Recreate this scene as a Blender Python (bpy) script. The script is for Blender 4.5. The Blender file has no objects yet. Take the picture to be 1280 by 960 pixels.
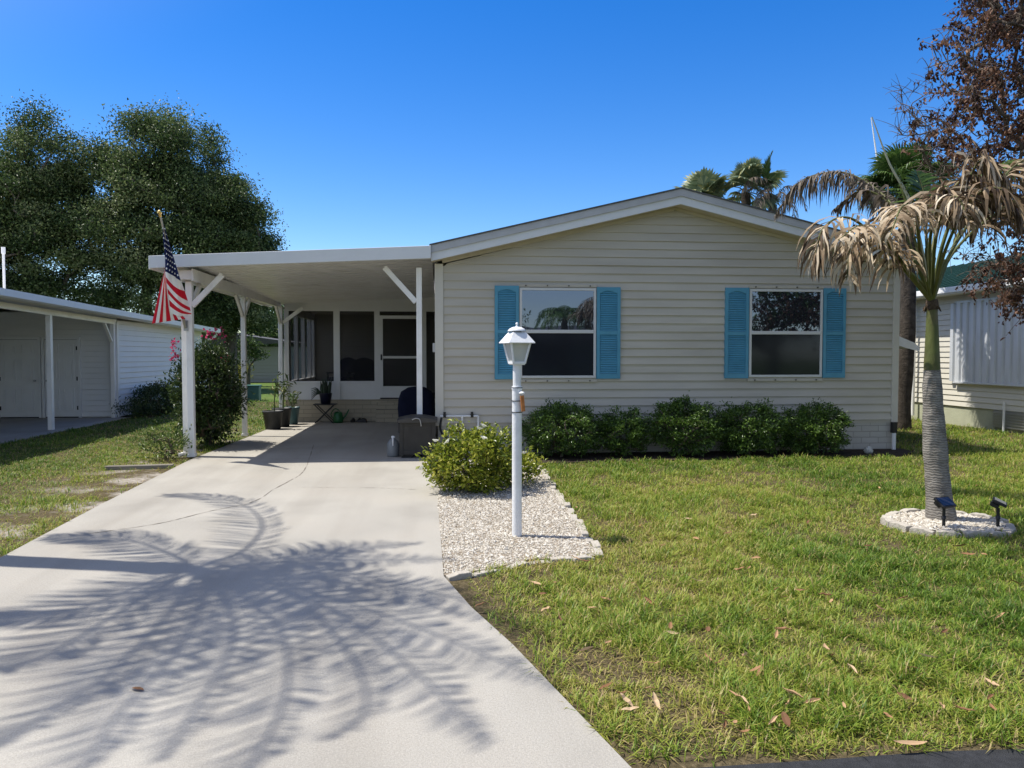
import bpy, math, random
import numpy as np
from mathutils import Vector, Matrix, noise as mnoise
R = math.radians
sc = bpy.context.scene
COL = sc.collection
rng = np.random.default_rng(11)
random.seed(5)

# ------------------------------------------------------------------ camera model
F = 950.; YAW = R(5.5); CZ = 1.6; HY = 444.
PIT = math.atan((480-HY)/F)
_sy, _cy, _sp, _cp = math.sin(YAW), math.cos(YAW), math.sin(PIT), math.cos(PIT)
_fw = np.array((_sy*_cp, _cy*_cp, -_sp)); _rt = np.array((_cy, -_sy, 0)); _up = np.array((_sy*_sp, _cy*_sp, _cp))
def ray(px, py): return _fw + (px-640)/F*_rt + (480-py)/F*_up
def G(px, py, z=0.):
    d = ray(px, py); t = (z-CZ)/d[2]; return np.array((d[0]*t, d[1]*t, z))
def W(px, py, Y):
    d = ray(px, py); t = Y/d[1]; return np.array((d[0]*t, Y, CZ+d[2]*t))
def proj(p):
    v = np.asarray(p, float)-np.array((0, 0, CZ)); D = v@_fw
    return 640+F*(v@_rt)/D, 480-F*(v@_up)/D, D
SUN = np.array((-0.50, 0.12, 1.0))          # direction towards the sun

cam = bpy.data.cameras.new("camera"); co = bpy.data.objects.new("camera", cam); COL.objects.link(co)
co.location = (0, 0, CZ)
co.rotation_euler = (math.pi/2-PIT, 0, -YAW)
cam.sensor_width = 36; cam.lens = F/1280*36; cam.clip_end = 2000; cam.clip_start = .05
sc.camera = co

# ------------------------------------------------------------------ light
w = bpy.data.worlds.new("World"); sc.world = w; w.use_nodes = True
nt = w.node_tree; nt.nodes.clear()
sky = nt.nodes.new("ShaderNodeTexSky"); sky.sky_type = 'NISHITA'; sky.sun_disc = False
sd = SUN/np.linalg.norm(SUN)
sky.sun_elevation = math.asin(sd[2]); sky.sun_rotation = math.atan2(SUN[0], SUN[1])
sky.air_density = 1.0; sky.dust_density = 0.15; sky.ozone_density = 2.6; sky.altitude = 0
bg = nt.nodes.new("ShaderNodeBackground"); bg.inputs[1].default_value = 0.15
out = nt.nodes.new("ShaderNodeOutputWorld")
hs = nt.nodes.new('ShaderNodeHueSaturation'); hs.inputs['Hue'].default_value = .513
# added sky gradient: paler by the sun and southward, shaped to lift blue shadows
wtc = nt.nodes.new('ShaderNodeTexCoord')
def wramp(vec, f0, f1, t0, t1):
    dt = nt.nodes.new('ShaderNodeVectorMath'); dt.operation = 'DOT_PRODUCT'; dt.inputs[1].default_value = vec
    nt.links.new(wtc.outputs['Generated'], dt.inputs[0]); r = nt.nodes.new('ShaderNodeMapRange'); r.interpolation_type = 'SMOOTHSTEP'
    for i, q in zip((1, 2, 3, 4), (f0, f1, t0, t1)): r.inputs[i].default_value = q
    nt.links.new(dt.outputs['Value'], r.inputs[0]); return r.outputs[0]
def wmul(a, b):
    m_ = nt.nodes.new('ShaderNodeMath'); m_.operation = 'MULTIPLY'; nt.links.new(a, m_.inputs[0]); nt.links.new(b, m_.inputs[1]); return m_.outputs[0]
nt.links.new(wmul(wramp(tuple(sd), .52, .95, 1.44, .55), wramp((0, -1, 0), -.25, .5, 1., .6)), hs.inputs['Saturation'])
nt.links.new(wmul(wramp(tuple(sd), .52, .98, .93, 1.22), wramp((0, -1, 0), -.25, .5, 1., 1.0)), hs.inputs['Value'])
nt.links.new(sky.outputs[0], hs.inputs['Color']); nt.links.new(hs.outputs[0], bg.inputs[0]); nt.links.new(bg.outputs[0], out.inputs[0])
sun = bpy.data.lights.new("sun", 'SUN'); so = bpy.data.objects.new("sun", sun); COL.objects.link(so)
sun.energy = 4.9; sun.angle = R(.53); sun.color = (1, .95, .86)
so.rotation_euler = Vector(-sd).to_track_quat('-Z', 'Y').to_euler(); so.location = (-10, 4, 20)
sc.view_settings.view_transform = 'Standard'; sc.view_settings.look = 'None'; sc.view_settings.gamma = 1
sc.view_settings.exposure = 0.42
sc.render.engine = 'CYCLES'
sc.cycles.use_denoising = True
try: sc.cycles.denoiser = 'OPENIMAGEDENOISE'
except Exception: pass
sc.cycles.max_bounces = 7; sc.cycles.transparent_max_bounces = 10; sc.cycles.diffuse_bounces = 3
sc.cycles.sample_clamp_indirect = 6; sc.cycles.caustics_reflective = False; sc.cycles.caustics_refractive = False

# ------------------------------------------------------------------ materials
def srgb(r, g, b):
    f = lambda c: (c/255/12.92) if c/255 <= .04045 else ((c/255+.055)/1.055)**2.4
    return (f(r), f(g), f(b), 1)
def lin(*c): return (*c, 1)
def N(t, typ, **kw):
    n = t.nodes.new(typ)
    for k, v in kw.items(): setattr(n, k, v)
    return n
def mat(name, base, rough=.6, spec=.4, metal=0., vary=0., vscale=6., bump=0., bscale=80., dirt=None, dscale=1.5, damt=.5, stretch=(1, 1, 1)):
    """principled surface with noise variation of its own colour, an optional dirt colour and bump"""
    m = bpy.data.materials.new(name); m.use_nodes = True; t = m.node_tree
    p = t.nodes['Principled BSDF']; L = t.links.new
    p.inputs['Roughness'].default_value = rough; p.inputs['Specular IOR Level'].default_value = spec; p.inputs['Metallic'].default_value = metal
    tc = N(t, 'ShaderNodeTexCoord'); mp = N(t, 'ShaderNodeMapping'); mp.inputs['Scale'].default_value = stretch
    L(tc.outputs['Object'], mp.inputs[0]); vec = mp.outputs[0]
    colr = None
    if vary:
        n1 = N(t, 'ShaderNodeTexNoise'); n1.inputs['Scale'].default_value = vscale; n1.inputs['Detail'].default_value = 6; L(vec, n1.inputs[0])
        r1 = N(t, 'ShaderNodeMapRange'); r1.inputs[1].default_value = .3; r1.inputs[2].default_value = .7
        r1.inputs[3].default_value = 1-vary; r1.inputs[4].default_value = 1+vary; L(n1.outputs[0], r1.inputs[0])
        mx = N(t, 'ShaderNodeMix', data_type='RGBA', blend_type='MULTIPLY'); mx.inputs[0].default_value = 1
        mx.inputs[6].default_value = base; L(r1.outputs[0], mx.inputs[7]); colr = mx.outputs[2]
    if dirt:
        n2 = N(t, 'ShaderNodeTexNoise'); n2.inputs['Scale'].default_value = dscale; n2.inputs['Detail'].default_value = 8; n2.inputs['Roughness'].default_value = .65; L(vec, n2.inputs[0])
        r2 = N(t, 'ShaderNodeMapRange'); r2.inputs[1].default_value = .5; r2.inputs[2].default_value = .75; r2.inputs[4].default_value = damt; L(n2.outputs[0], r2.inputs[0])
        m2 = N(t, 'ShaderNodeMix', data_type='RGBA'); L(r2.outputs[0], m2.inputs[0])
        if colr: L(colr, m2.inputs[6])
        else: m2.inputs[6].default_value = base
        m2.inputs[7].default_value = dirt; colr = m2.outputs[2]
    if colr: L(colr, p.inputs['Base Color'])
    else: p.inputs['Base Color'].default_value = base
    if bump:
        n3 = N(t, 'ShaderNodeTexNoise'); n3.inputs['Scale'].default_value = bscale; n3.inputs['Detail'].default_value = 5; L(vec, n3.inputs[0])
        b = N(t, 'ShaderNodeBump'); b.inputs['Strength'].default_value = bump; b.inputs['Distance'].default_value = .02
        L(n3.outputs[0], b.inputs['Height']); L(b.outputs[0], p.inputs['Normal'])
    return m
def leafmat(name, cols, rough=.5, trans=.3, spec=.4, patch=None):
    """colour picked per leaf from its own random value; some light passes through the leaf"""
    m = bpy.data.materials.new(name); m.use_nodes = True; t = m.node_tree; L = t.links.new
    p = t.nodes['Principled BSDF']; p.inputs['Roughness'].default_value = rough; p.inputs['Specular IOR Level'].default_value = spec
    a = N(t, 'ShaderNodeAttribute', attribute_name='tint')
    cr = N(t, 'ShaderNodeValToRGB'); e = cr.color_ramp.elements
    while len(e) < len(cols): e.new(.5)
    for i, c in enumerate(cols):
        e[i].position = i/(len(cols)-1); e[i].color = c
    L(a.outputs['Fac'], cr.inputs[0])
    L(cr.outputs[0], p.inputs['Base Color'])
    if trans:
        tr = N(t, 'ShaderNodeBsdfTranslucent'); L(cr.outputs[0], tr.inputs[0])
        ms = N(t, 'ShaderNodeMixShader'); ms.inputs[0].default_value = trans
        L(p.outputs[0], ms.inputs[1]); L(tr.outputs[0], ms.inputs[2]); L(ms.outputs[0], t.nodes['Material Output'].inputs[0])
    return m

# ------------------------------------------------------------------ mesh builder
ORG = {}
def worldloc(o):
    return ORG.get(o.name, np.zeros(3)) if o is not None else np.zeros(3)
class MB:
    def __init__(s): s.V = []; s.Fc = []; s.n = 0
    def arr(s, v, f, tint=0., mi=0, smooth=False):
        if isinstance(f, list) and len({len(q) for q in f}) > 1:
            for k in sorted({len(q) for q in f}):
                s.arr(v, [q for q in f if len(q) == k], tint, mi, smooth)
            return s
        v = np.asarray(v, float).reshape(-1, 3); f = np.asarray(f, int)
        if f.ndim == 1: f = f.reshape(1, -1)
        s.Fc.append((f+s.n, np.broadcast_to(np.asarray(tint, float), (len(f),)), np.broadcast_to(np.asarray(mi, int), (len(f),)), smooth))
        s.V.append(v); s.n += len(v); return s
    def box(s, x0, x1, y0, y1, z0, z1, mi=0, M=None):
        v = np.array([(x, y, z) for z in (z0, z1) for y in (y0, y1) for x in (x0, x1)], float)
        if M is not None: v = v@M[0].T+M[1]
        return s.arr(v, [(0, 2, 3, 1), (4, 5, 7, 6), (0, 1, 5, 4), (2, 6, 7, 3), (0, 4, 6, 2), (1, 3, 7, 5)], mi=mi)
    def bar(s, a, b, wd, th, up=(0, 0, 1), mi=0):
        """rectangular bar from a to b, wd across, th along up"""
        a = np.asarray(a, float); b = np.asarray(b, float); d = b-a; L = np.linalg.norm(d); d = d/L
        u = np.asarray(up, float); sd_ = np.cross(d, u); sd_ /= np.linalg.norm(sd_); u = np.cross(sd_, d)
        Mx = np.stack([d, sd_, u], 1)
        return s.box(0, L, -wd/2, wd/2, -th/2, th/2, mi=mi, M=(Mx, a))
    def tube(s, pts, rad, n=8, cap=True, mi=0, tint=0., smooth=True):
        pts = np.asarray(pts, float); k = len(pts); rad = np.broadcast_to(np.asarray(rad, float), (k,))
        T = np.gradient(pts, axis=0); T /= np.linalg.norm(T, axis=1)[:, None]+1e-9
        ref = np.array((0, 0, 1.)) if abs(T[0][2]) < .9 else np.array((1., 0, 0))
        a = np.cross(T[0], ref); a /= np.linalg.norm(a); vs = []
        for i in range(k):
            a = a-T[i]*(a@T[i]); a /= np.linalg.norm(a)+1e-9; b = np.cross(T[i], a)
            th = np.arange(n)*2*math.pi/n
            vs.append(pts[i]+rad[i]*(np.cos(th)[:, None]*a+np.sin(th)[:, None]*b))
        v = np.concatenate(vs); f = []
        for i in range(k-1):
            for j in range(n):
                f.append((i*n+j, i*n+(j+1) % n, (i+1)*n+(j+1) % n, (i+1)*n+j))
        s.arr(v, f, mi=mi, tint=tint, smooth=smooth)
        if cap:
            s.arr(vs[0], [tuple(range(n))[::-1]], mi=mi, tint=tint); s.arr(vs[-1], [tuple(range(n))], mi=mi, tint=tint)
        return s
    def lathe(s, prof, c=(0, 0, 0), n=20, mi=0, rot=0., smooth=True):
        c = np.asarray(c, float); th = np.arange(n)*2*math.pi/n+rot
        v = np.concatenate([np.stack([r*np.cos(th), r*np.sin(th), np.full(n, z)], 1) for r, z in prof])+c
        f = [(i*n+j, i*n+(j+1) % n, (i+1)*n+(j+1) % n, (i+1)*n+j) for i in range(len(prof)-1) for j in range(n)]
        return s.arr(v, f, mi=mi, smooth=smooth)
    def poly(s, pts, mi=0): return s.arr(pts, [tuple(range(len(pts)))], mi=mi)
    def prism(s, pts2, z0, z1, mi=0):
        n = len(pts2); v = [(x, y, z0) for x, y in pts2]+[(x, y, z1) for x, y in pts2]
        s.arr(v, [tuple(range(n))[::-1]], mi=mi); s.arr(v, [tuple(range(n, 2*n))], mi=mi)
        return s.arr(v, [(i, (i+1) % n, n+(i+1) % n, n+i) for i in range(n)], mi=mi)
    def build(s, name, mats, parent=None, loc=None, bevel=0., kind=None, solid=0.):
        me = bpy.data.meshes.new(name)
        V = np.concatenate(s.V) if s.V else np.zeros((0, 3))
        org = worldloc(parent) if parent is not None else (np.asarray(loc, float) if loc is not None else np.zeros(3))
        V = V-org
        me.vertices.add(len(V)); me.vertices.foreach_set('co', V.astype(np.float32).ravel())
        lv = np.concatenate([f.ravel() for f, _, _, _ in s.Fc]); tot = np.concatenate([np.full(len(f), f.shape[1]) for f, _, _, _ in s.Fc])
        st = np.concatenate([[0], np.cumsum(tot)[:-1]])
        me.loops.add(len(lv)); me.loops.foreach_set('vertex_index', lv.astype(np.int32))
        me.polygons.add(len(tot)); me.polygons.foreach_set('loop_start', st.astype(np.int32))
        mi = np.concatenate([m for _, _, m, _ in s.Fc]).astype(np.int32); ti = np.concatenate([t for _, t, _, _ in s.Fc]).astype(np.float32)
        sm = np.concatenate([np.full(len(f), x) for f, _, _, x in s.Fc]).astype(bool)
        for m in (mats if isinstance(mats, (list, tuple)) else [mats]): me.materials.append(m)
        me.polygons.foreach_set('material_index', mi); me.polygons.foreach_set('use_smooth', sm)
        me.update(calc_edges=True)
        if ti.any():
            at = me.attributes.new('tint', 'FLOAT', 'FACE'); at.data.foreach_set('value', ti)
        me.validate()
        o = bpy.data.objects.new(name, me); COL.objects.link(o)
        if parent is not None: o.parent = parent
        elif loc is not None: o.location = org
        ORG[o.name] = org
        if bevel:
            b = o.modifiers.new('bevel', 'BEVEL'); b.width = bevel; b.segments = 2; b.limit_method = 'ANGLE'; b.angle_limit = R(50)
        if solid:
            b = o.modifiers.new('solid', 'SOLIDIFY'); b.thickness = solid; b.offset = 0
        if kind: o['kind'] = kind
        return o
def tag(o, label, cat, group=None, kind=None):
    o['label'] = label; o['category'] = cat
    if group: o['group'] = group
    if kind: o['kind'] = kind
    return o
def thing(name, label, cat, loc, group=None):
    o = bpy.data.objects.new(name, None); COL.objects.link(o); o.location = loc; o.empty_display_size = .1
    ORG[o.name] = np.asarray(loc, float); return tag(o, label, cat, group)
def copy_thing(o, loc, label=None, rotz=None, scale=None):
    c = o.copy(); COL.objects.link(c); c.location = loc
    if rotz is not None: c.rotation_euler.z = rotz
    if scale is not None: c.scale = (scale,)*3
    if label: c['label'] = label
    for ch in o.children:
        d = ch.copy(); COL.objects.link(d); d.parent = c
        for g in ch.children:
            e = g.copy(); COL.objects.link(e); e.parent = d
    return c
def unit(v): v = np.asarray(v, float); return v/(np.linalg.norm(v, axis=-1, keepdims=True)+1e-9)
def curve(ctrl, n):
    """smooth curve through control points"""
    P = np.asarray(ctrl, float); k = len(P)
    Q = np.concatenate([[2*P[0]-P[1]], P, [2*P[-1]-P[-2]]]); o = []
    for u in np.linspace(0, k-1, n):
        i = min(int(u), k-2); t = u-i; a, b, c, d = Q[i:i+4]
        o.append(.5*((2*b)+(-a+c)*t+(2*a-5*b+4*c-d)*t*t+(-a+3*b-3*c+d)*t**3))
    return np.array(o)

# ------------------------------------------------------------------ foliage
def leaves(mb, C, A, Nn, ln, wd, tint, fold=.25, mi=0):
    """leaf-shaped folded faces: centres C, axes A, normals Nn"""
    A = unit(A); S = unit(np.cross(A, Nn)); U = np.cross(S, A); n = len(C)
    ln = np.broadcast_to(ln, (n,))[:, None]; wd = np.broadcast_to(wd, (n,))[:, None]
    p0 = C-A*ln*.5; p3 = C+A*ln*.5-U*ln*.12
    l1 = C-A*ln*.12+S*wd*.5+U*wd*fold; r1 = C-A*ln*.12-S*wd*.5+U*wd*fold
    l2 = C+A*ln*.22+S*wd*.36+U*wd*fold*.6; r2 = C+A*ln*.22-S*wd*.36+U*wd*fold*.6
    V = np.stack([p0, l1, l2, p3, r2, r1], 1).reshape(-1, 3); b = np.arange(n)[:, None]*6
    mb.arr(V, b+np.array([[0, 3, 2, 1]]), tint=tint, mi=mi)
    mb.Fc.append((b+np.array([[0, 5, 4, 3]])+mb.n-len(V), np.broadcast_to(np.asarray(tint, float), (n,)), np.full(n, mi), False))
def rdir(n, g=None):
    g = g or rng
    v = g.normal(size=(n, 3)); return unit(v)
def branch(root, targets, r_tip=.006, r_root=None, jitter=.08, seg=5, start=None, g=None, sag=0.):
    """grow limbs from a root polyline to every target; returns list of (points, radii)"""
    g = g or rng
    base = np.asarray(start if start is not None else [root, np.asarray(root)+(0, 0, .2)], float)
    nodes = [p for p in base]; par = [-1]+list(range(len(base)-1)); chains = [list(range(len(base)))]
    T = sorted([np.asarray(t, float) for t in targets], key=lambda t: np.linalg.norm(t-base[-1]))
    tips = []
    for t in T:
        A = np.array(nodes); dist = np.linalg.norm(A-t, axis=1)
        rootd = np.linalg.norm(A-base[-1], axis=1)
        cost = dist+.35*rootd; cost[0] += 1e3 if len(base) > 1 else 0
        cost[:max(0, len(base)//2)] += 5
        i = int(np.argmin(cost)); p = A[i]
        L = np.linalg.norm(t-p)
        if L < 1e-3: continue
        dirp = unit(p-A[par[i]]) if par[i] >= 0 else np.array((0, 0, 1.))
        m1 = p+dirp*L*.35+g.normal(size=3)*L*jitter
        m2 = p+(t-p)*.68+g.normal(size=3)*L*jitter+np.array((0, 0, sag*L))
        pts = curve([p, m1*.5+(p+(t-p)*.33)*.5, m2, t], seg)
        ch = [i]
        for q in pts[1:]:
            nodes.append(q); par.append(ch[-1]); ch.append(len(nodes)-1)
        chains.append(ch); tips.append(len(nodes)-1)
    cnt = np.zeros(len(nodes))
    for k in tips: cnt[k] += 1
    for k in range(len(nodes)-1, 0, -1):
        if par[k] >= 0: cnt[par[k]] += cnt[k]
    rad = r_tip*np.sqrt(np.maximum(cnt, 1))
    if r_root: rad = np.minimum(rad, r_root)
    nodes = np.array(nodes)
    return [(nodes[c], rad[c] if len(c) < 2 else np.concatenate([[rad[c[1]]], rad[c[1:]]])) for c in chains], nodes
def trunk_mb(chains, n=6, nmain=10):
    mb = MB()
    for i, (p, r) in enumerate(chains): mb.tube(p, r, n=nmain if i == 0 else n)
    return mb
def blob(n, c, rad, g=None, shell=.45):
    """points through a lumpy ellipsoid, denser near its surface"""
    g = g or rng
    d = rdir(n, g); rr = (shell+(1-shell)*g.random(n)**.6)[:, None]
    lump = np.array([mnoise.noise(Vector(x*2.2)+Vector(c)) for x in d])[:, None]*.35+1
    return np.asarray(c)+d*rr*lump*np.asarray(rad)

def frond(mb, ctrl, nleaf, llen, lw, droop=.5, sweep=.55, seed=0, curl=.0, hang=0., rr=(.02, .004), tint=(0, 1), start=.18, rach_tint=.5, mi=0, rmi=0, lift=.2, miss=0.):
    """pinnate palm leaf: rachis along ctrl, ribbons on both sides that droop, curl or hang"""
    g = np.random.default_rng(seed); n = 40
    P = curve(ctrl, n); mb.tube(P, np.linspace(rr[0], rr[1], n), n=6, mi=rmi, tint=rach_tint)
    T = unit(np.gradient(P, axis=0))
    for side in (-1, 1):
        for k in range(nleaf):
            if g.random() < miss: continue
            t = start+(1-start)*(k+g.random()*.7)/nleaf; u = t*(n-1); i = min(int(u), n-2); f = u-i
            p = P[i]*(1-f)+P[i+1]*f; d = unit(T[i]*(1-f)+T[i+1]*f)
            s = np.cross(d, (0, 0, 1.)); s = unit(s+1e-6) if np.linalg.norm(s) > .15 else unit(np.cross(d, (0.3, 1., 0.2)))
            up = np.cross(s, d)
            L = llen*(math.sin(min(1, (t-start)/(1-start)*.92+.12)*math.pi)**.6*.75+.25)*g.uniform(.8, 1.12)
            dv = unit(s*side+d*(sweep+g.normal()*.1)+up*(lift+g.normal()*.12)+g.normal(size=3)*curl*.35)
            pts = [p]; q = p.copy(); v = dv.copy(); S = 5
            for j in range(S):
                v = unit(v+np.array((0, 0, -1.))*droop*(.5+j*.25)*g.uniform(.7, 1.3)+g.normal(size=3)*curl*.3)
                if hang: v = unit(v*(1-hang)+np.array((0, 0, -1.))*hang)
                q = q+v*L/S; pts.append(q)
            pts = np.array(pts); tw = g.uniform(-1, 1)*curl*3
            ws = lw*np.array((.35, .9, 1., .85, .55, .08))*g.uniform(.8, 1.2)
            fr = unit(np.cross(unit(np.gradient(pts, axis=0)), up+g.normal(size=3)*curl*.6))
            for j in range(S+1):
                a = tw*j/S; tt = unit(pts[min(j+1, S)]-pts[max(j-1, 0)]); fr[j] = fr[j]*math.cos(a)+np.cross(tt, fr[j])*math.sin(a)
            V = np.stack([pts+fr*ws[:, None]/2, pts-fr*ws[:, None]/2], 1).reshape(-1, 3)
            mb.arr(V, [(2*j, 2*j+1, 2*j+3, 2*j+2) for j in range(S)], tint=g.uniform(*tint), mi=mi)
def fan(mb, c, axis, normal, rad, nseg=26, spread=2.0, tint=(0, 1), seed=0, droop=.15, petiole=None, w=.075, split=.45):
    """fan palm leaf: pleated blade split into pointed segments"""
    g = np.random.default_rng(seed); A = unit(axis); Nn = unit(np.asarray(normal)-A*(np.asarray(normal)@A)); S = np.cross(Nn, A)
    if petiole is not None: mb.tube(curve([petiole, (np.asarray(petiole)+c)/2+(0, 0, .06), c], 8), np.linspace(.022, .012, 8), n=5, tint=.5)
    for k in range(nseg):
        th = (k/(nseg-1)-.5)*2*spread; d = A*math.cos(th)+S*math.sin(th)
        L = rad*(1-.25*abs(th)/spread)*g.uniform(.9, 1.05); sd_ = np.cross(Nn, d); wv = sd_*w*rad
        p = [c, c+d*L*split+Nn*.05*rad, c+d*L*.75+Nn*.02*rad-np.array((0, 0, droop*rad*.25)), c+d*L-np.array((0, 0, droop*rad*g.uniform(.5, 1.3)))]
        V = [p[0]-wv*.1, p[0]+wv*.1, p[1]+wv, p[1]-wv, p[2]+wv*.7, p[2]-wv*.7, p[3]]
        tt = g.uniform(*tint)
        mb.arr(V, [(0, 1, 2, 3), (3, 2, 4, 5)], tint=tt); mb.arr(V, [(5, 4, 6)], tint=tt)

# ------------------------------------------------------------------ shared materials
M_white = mat('white_painted_aluminium', lin(.84, .83, .81), .35, .4, vary=.04, vscale=3, dirt=lin(.5, .48, .42), dscale=2.5, damt=.4)
M_white2 = mat('white_vinyl', lin(.76, .76, .75), .45, .35, vary=.03, vscale=4)
M_siding = mat('almond_vinyl_siding', lin(.495, .46, .39), .5, .35, vary=.09, vscale=1.6, dirt=lin(.33, .295, .235), dscale=1.1, damt=.4, bump=.05, bscale=30, stretch=(.35, 1, 2.5))
M_trim = mat('almond_trim', lin(.58, .55, .48), .45, .35, vary=.03, vscale=4)
M_block = mat('painted_block', lin(.52, .50, .45), .75, .2, vary=.08, vscale=8, dirt=lin(.3, .28, .24), dscale=3, damt=.4, bump=.2, bscale=60)
M_fascia = mat('fascia_white', lin(.66, .68, .70), .4, .4, vary=.04, vscale=4, dirt=lin(.45, .44, .40), dscale=2, damt=.3)
M_roofedge = mat('roof_edge_grey', lin(.42, .43, .45), .6, .3, vary=.08, vscale=5)
M_shingle = mat('asphalt_shingle', lin(.10, .10, .105), .9, .2, vary=.25, vscale=20, bump=.5, bscale=90)
M_blue = mat('teal_blue_shutter_paint', lin(.085, .29, .42), .5, .35, vary=.08, vscale=5, dirt=lin(.13, .32, .43), dscale=2.2, damt=.5)
M_black = mat('black_plastic', lin(.012, .012, .013), .45, .4, vary=.1)
M_dkgrey = mat('dark_grey_resin', lin(.06, .056, .05), .6, .3, vary=.12, vscale=9, bump=.15, bscale=50, dirt=lin(.11, .10, .09), dscale=3, damt=.4)
M_navy = mat('navy_cover_cloth', lin(.008, .010, .028), .85, .2, vary=.2, bump=.3, bscale=8)
M_steel = mat('grey_metal', lin(.35, .35, .35), .4, .5, metal=.6, vary=.06)
M_gold = mat('gold_finial', lin(.75, .5, .15), .25, .5, metal=.9)
M_bark = mat('grey_bark', lin(.13, .11, .09), .9, .2, vary=.35, vscale=14, bump=.8, bscale=30, stretch=(1, 1, .35))
M_twig = mat('twig_bark', lin(.12, .095, .075), .85, .2, vary=.25, vscale=12, bump=.4)
M_stem = mat('green_stem', lin(.10, .12, .05), .7, .3, vary=.2)

def glass(name, base, refl, rough=.015):
    m = bpy.data.materials.new(name); m.use_nodes = True; t = m.node_tree; L = t.links.new
    p = t.nodes['Principled BSDF']; p.inputs['Base Color'].default_value = base; p.inputs['Roughness'].default_value = .6; p.inputs['Specular IOR Level'].default_value = .1
    g = N(t, 'ShaderNodeBsdfGlossy'); g.inputs['Roughness'].default_value = rough; g.inputs[0].default_value = (.62, .75, 1, 1)
    tc = N(t, 'ShaderNodeTexCoord'); n = N(t, 'ShaderNodeTexNoise'); n.inputs['Scale'].default_value = 1.6; L(tc.outputs['Object'], n.inputs[0])
    b = N(t, 'ShaderNodeBump'); b.inputs['Strength'].default_value = .02; b.inputs['Distance'].default_value = .05; L(n.outputs[0], b.inputs['Height']); L(b.outputs[0], g.inputs['Normal'])
    ms = N(t, 'ShaderNodeMixShader'); ms.inputs[0].default_value = refl
    L(p.outputs[0], ms.inputs[1]); L(g.outputs[0], ms.inputs[2]); L(ms.outputs[0], t.nodes['Material Output'].inputs[0]); return m
M_glass = glass('window_glass', lin(.012, .013, .018), .19)
M_screened = glass('insect_screened_glass', lin(.006, .006, .010), .035, .08)
def see_through(name, colr, alpha, rough=.8):
    m = bpy.data.materials.new(name); m.use_nodes = True; t = m.node_tree; L = t.links.new
    p = t.nodes['Principled BSDF']; p.inputs['Base Color'].default_value = colr; p.inputs['Roughness'].default_value = rough
    tr = N(t, 'ShaderNodeBsdfTransparent'); ms = N(t, 'ShaderNodeMixShader'); ms.inputs[0].default_value = alpha
    L(tr.outputs[0], ms.inputs[1]); L(p.outputs[0], ms.inputs[2]); L(ms.outputs[0], t.nodes['Material Output'].inputs[0]); return m
M_mesh = see_through('porch_insect_screen', lin(.018, .018, .02), .40)
M_frost = see_through('lantern_panel', lin(.62, .62, .58), .7, .3)

# ------------------------------------------------------------------ ground, drive, street
_tab = np.random.default_rng(3).random((256, 256))
def vnoise(x, y):
    x = np.asarray(x); y = np.asarray(y)
    xi = np.floor(x).astype(int); yi = np.floor(y).astype(int); fx = x-xi; fy = y-yi
    fx = fx*fx*(3-2*fx); fy = fy*fy*(3-2*fy); a = lambda i, j: _tab[(xi+i) % 256, (yi+j) % 256]
    return (a(0, 0)*(1-fx)+a(1, 0)*fx)*(1-fy)+(a(0, 1)*(1-fx)+a(1, 1)*fx)*fy
def fbm(x, y, o=4):
    s = 0; am = .5; k = 1.
    for i in range(o): s = s+am*vnoise(x*k+17.3*i, y*k+5.1*i); am *= .5; k *= 2.03
    return s/(1-.5**o)

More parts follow.
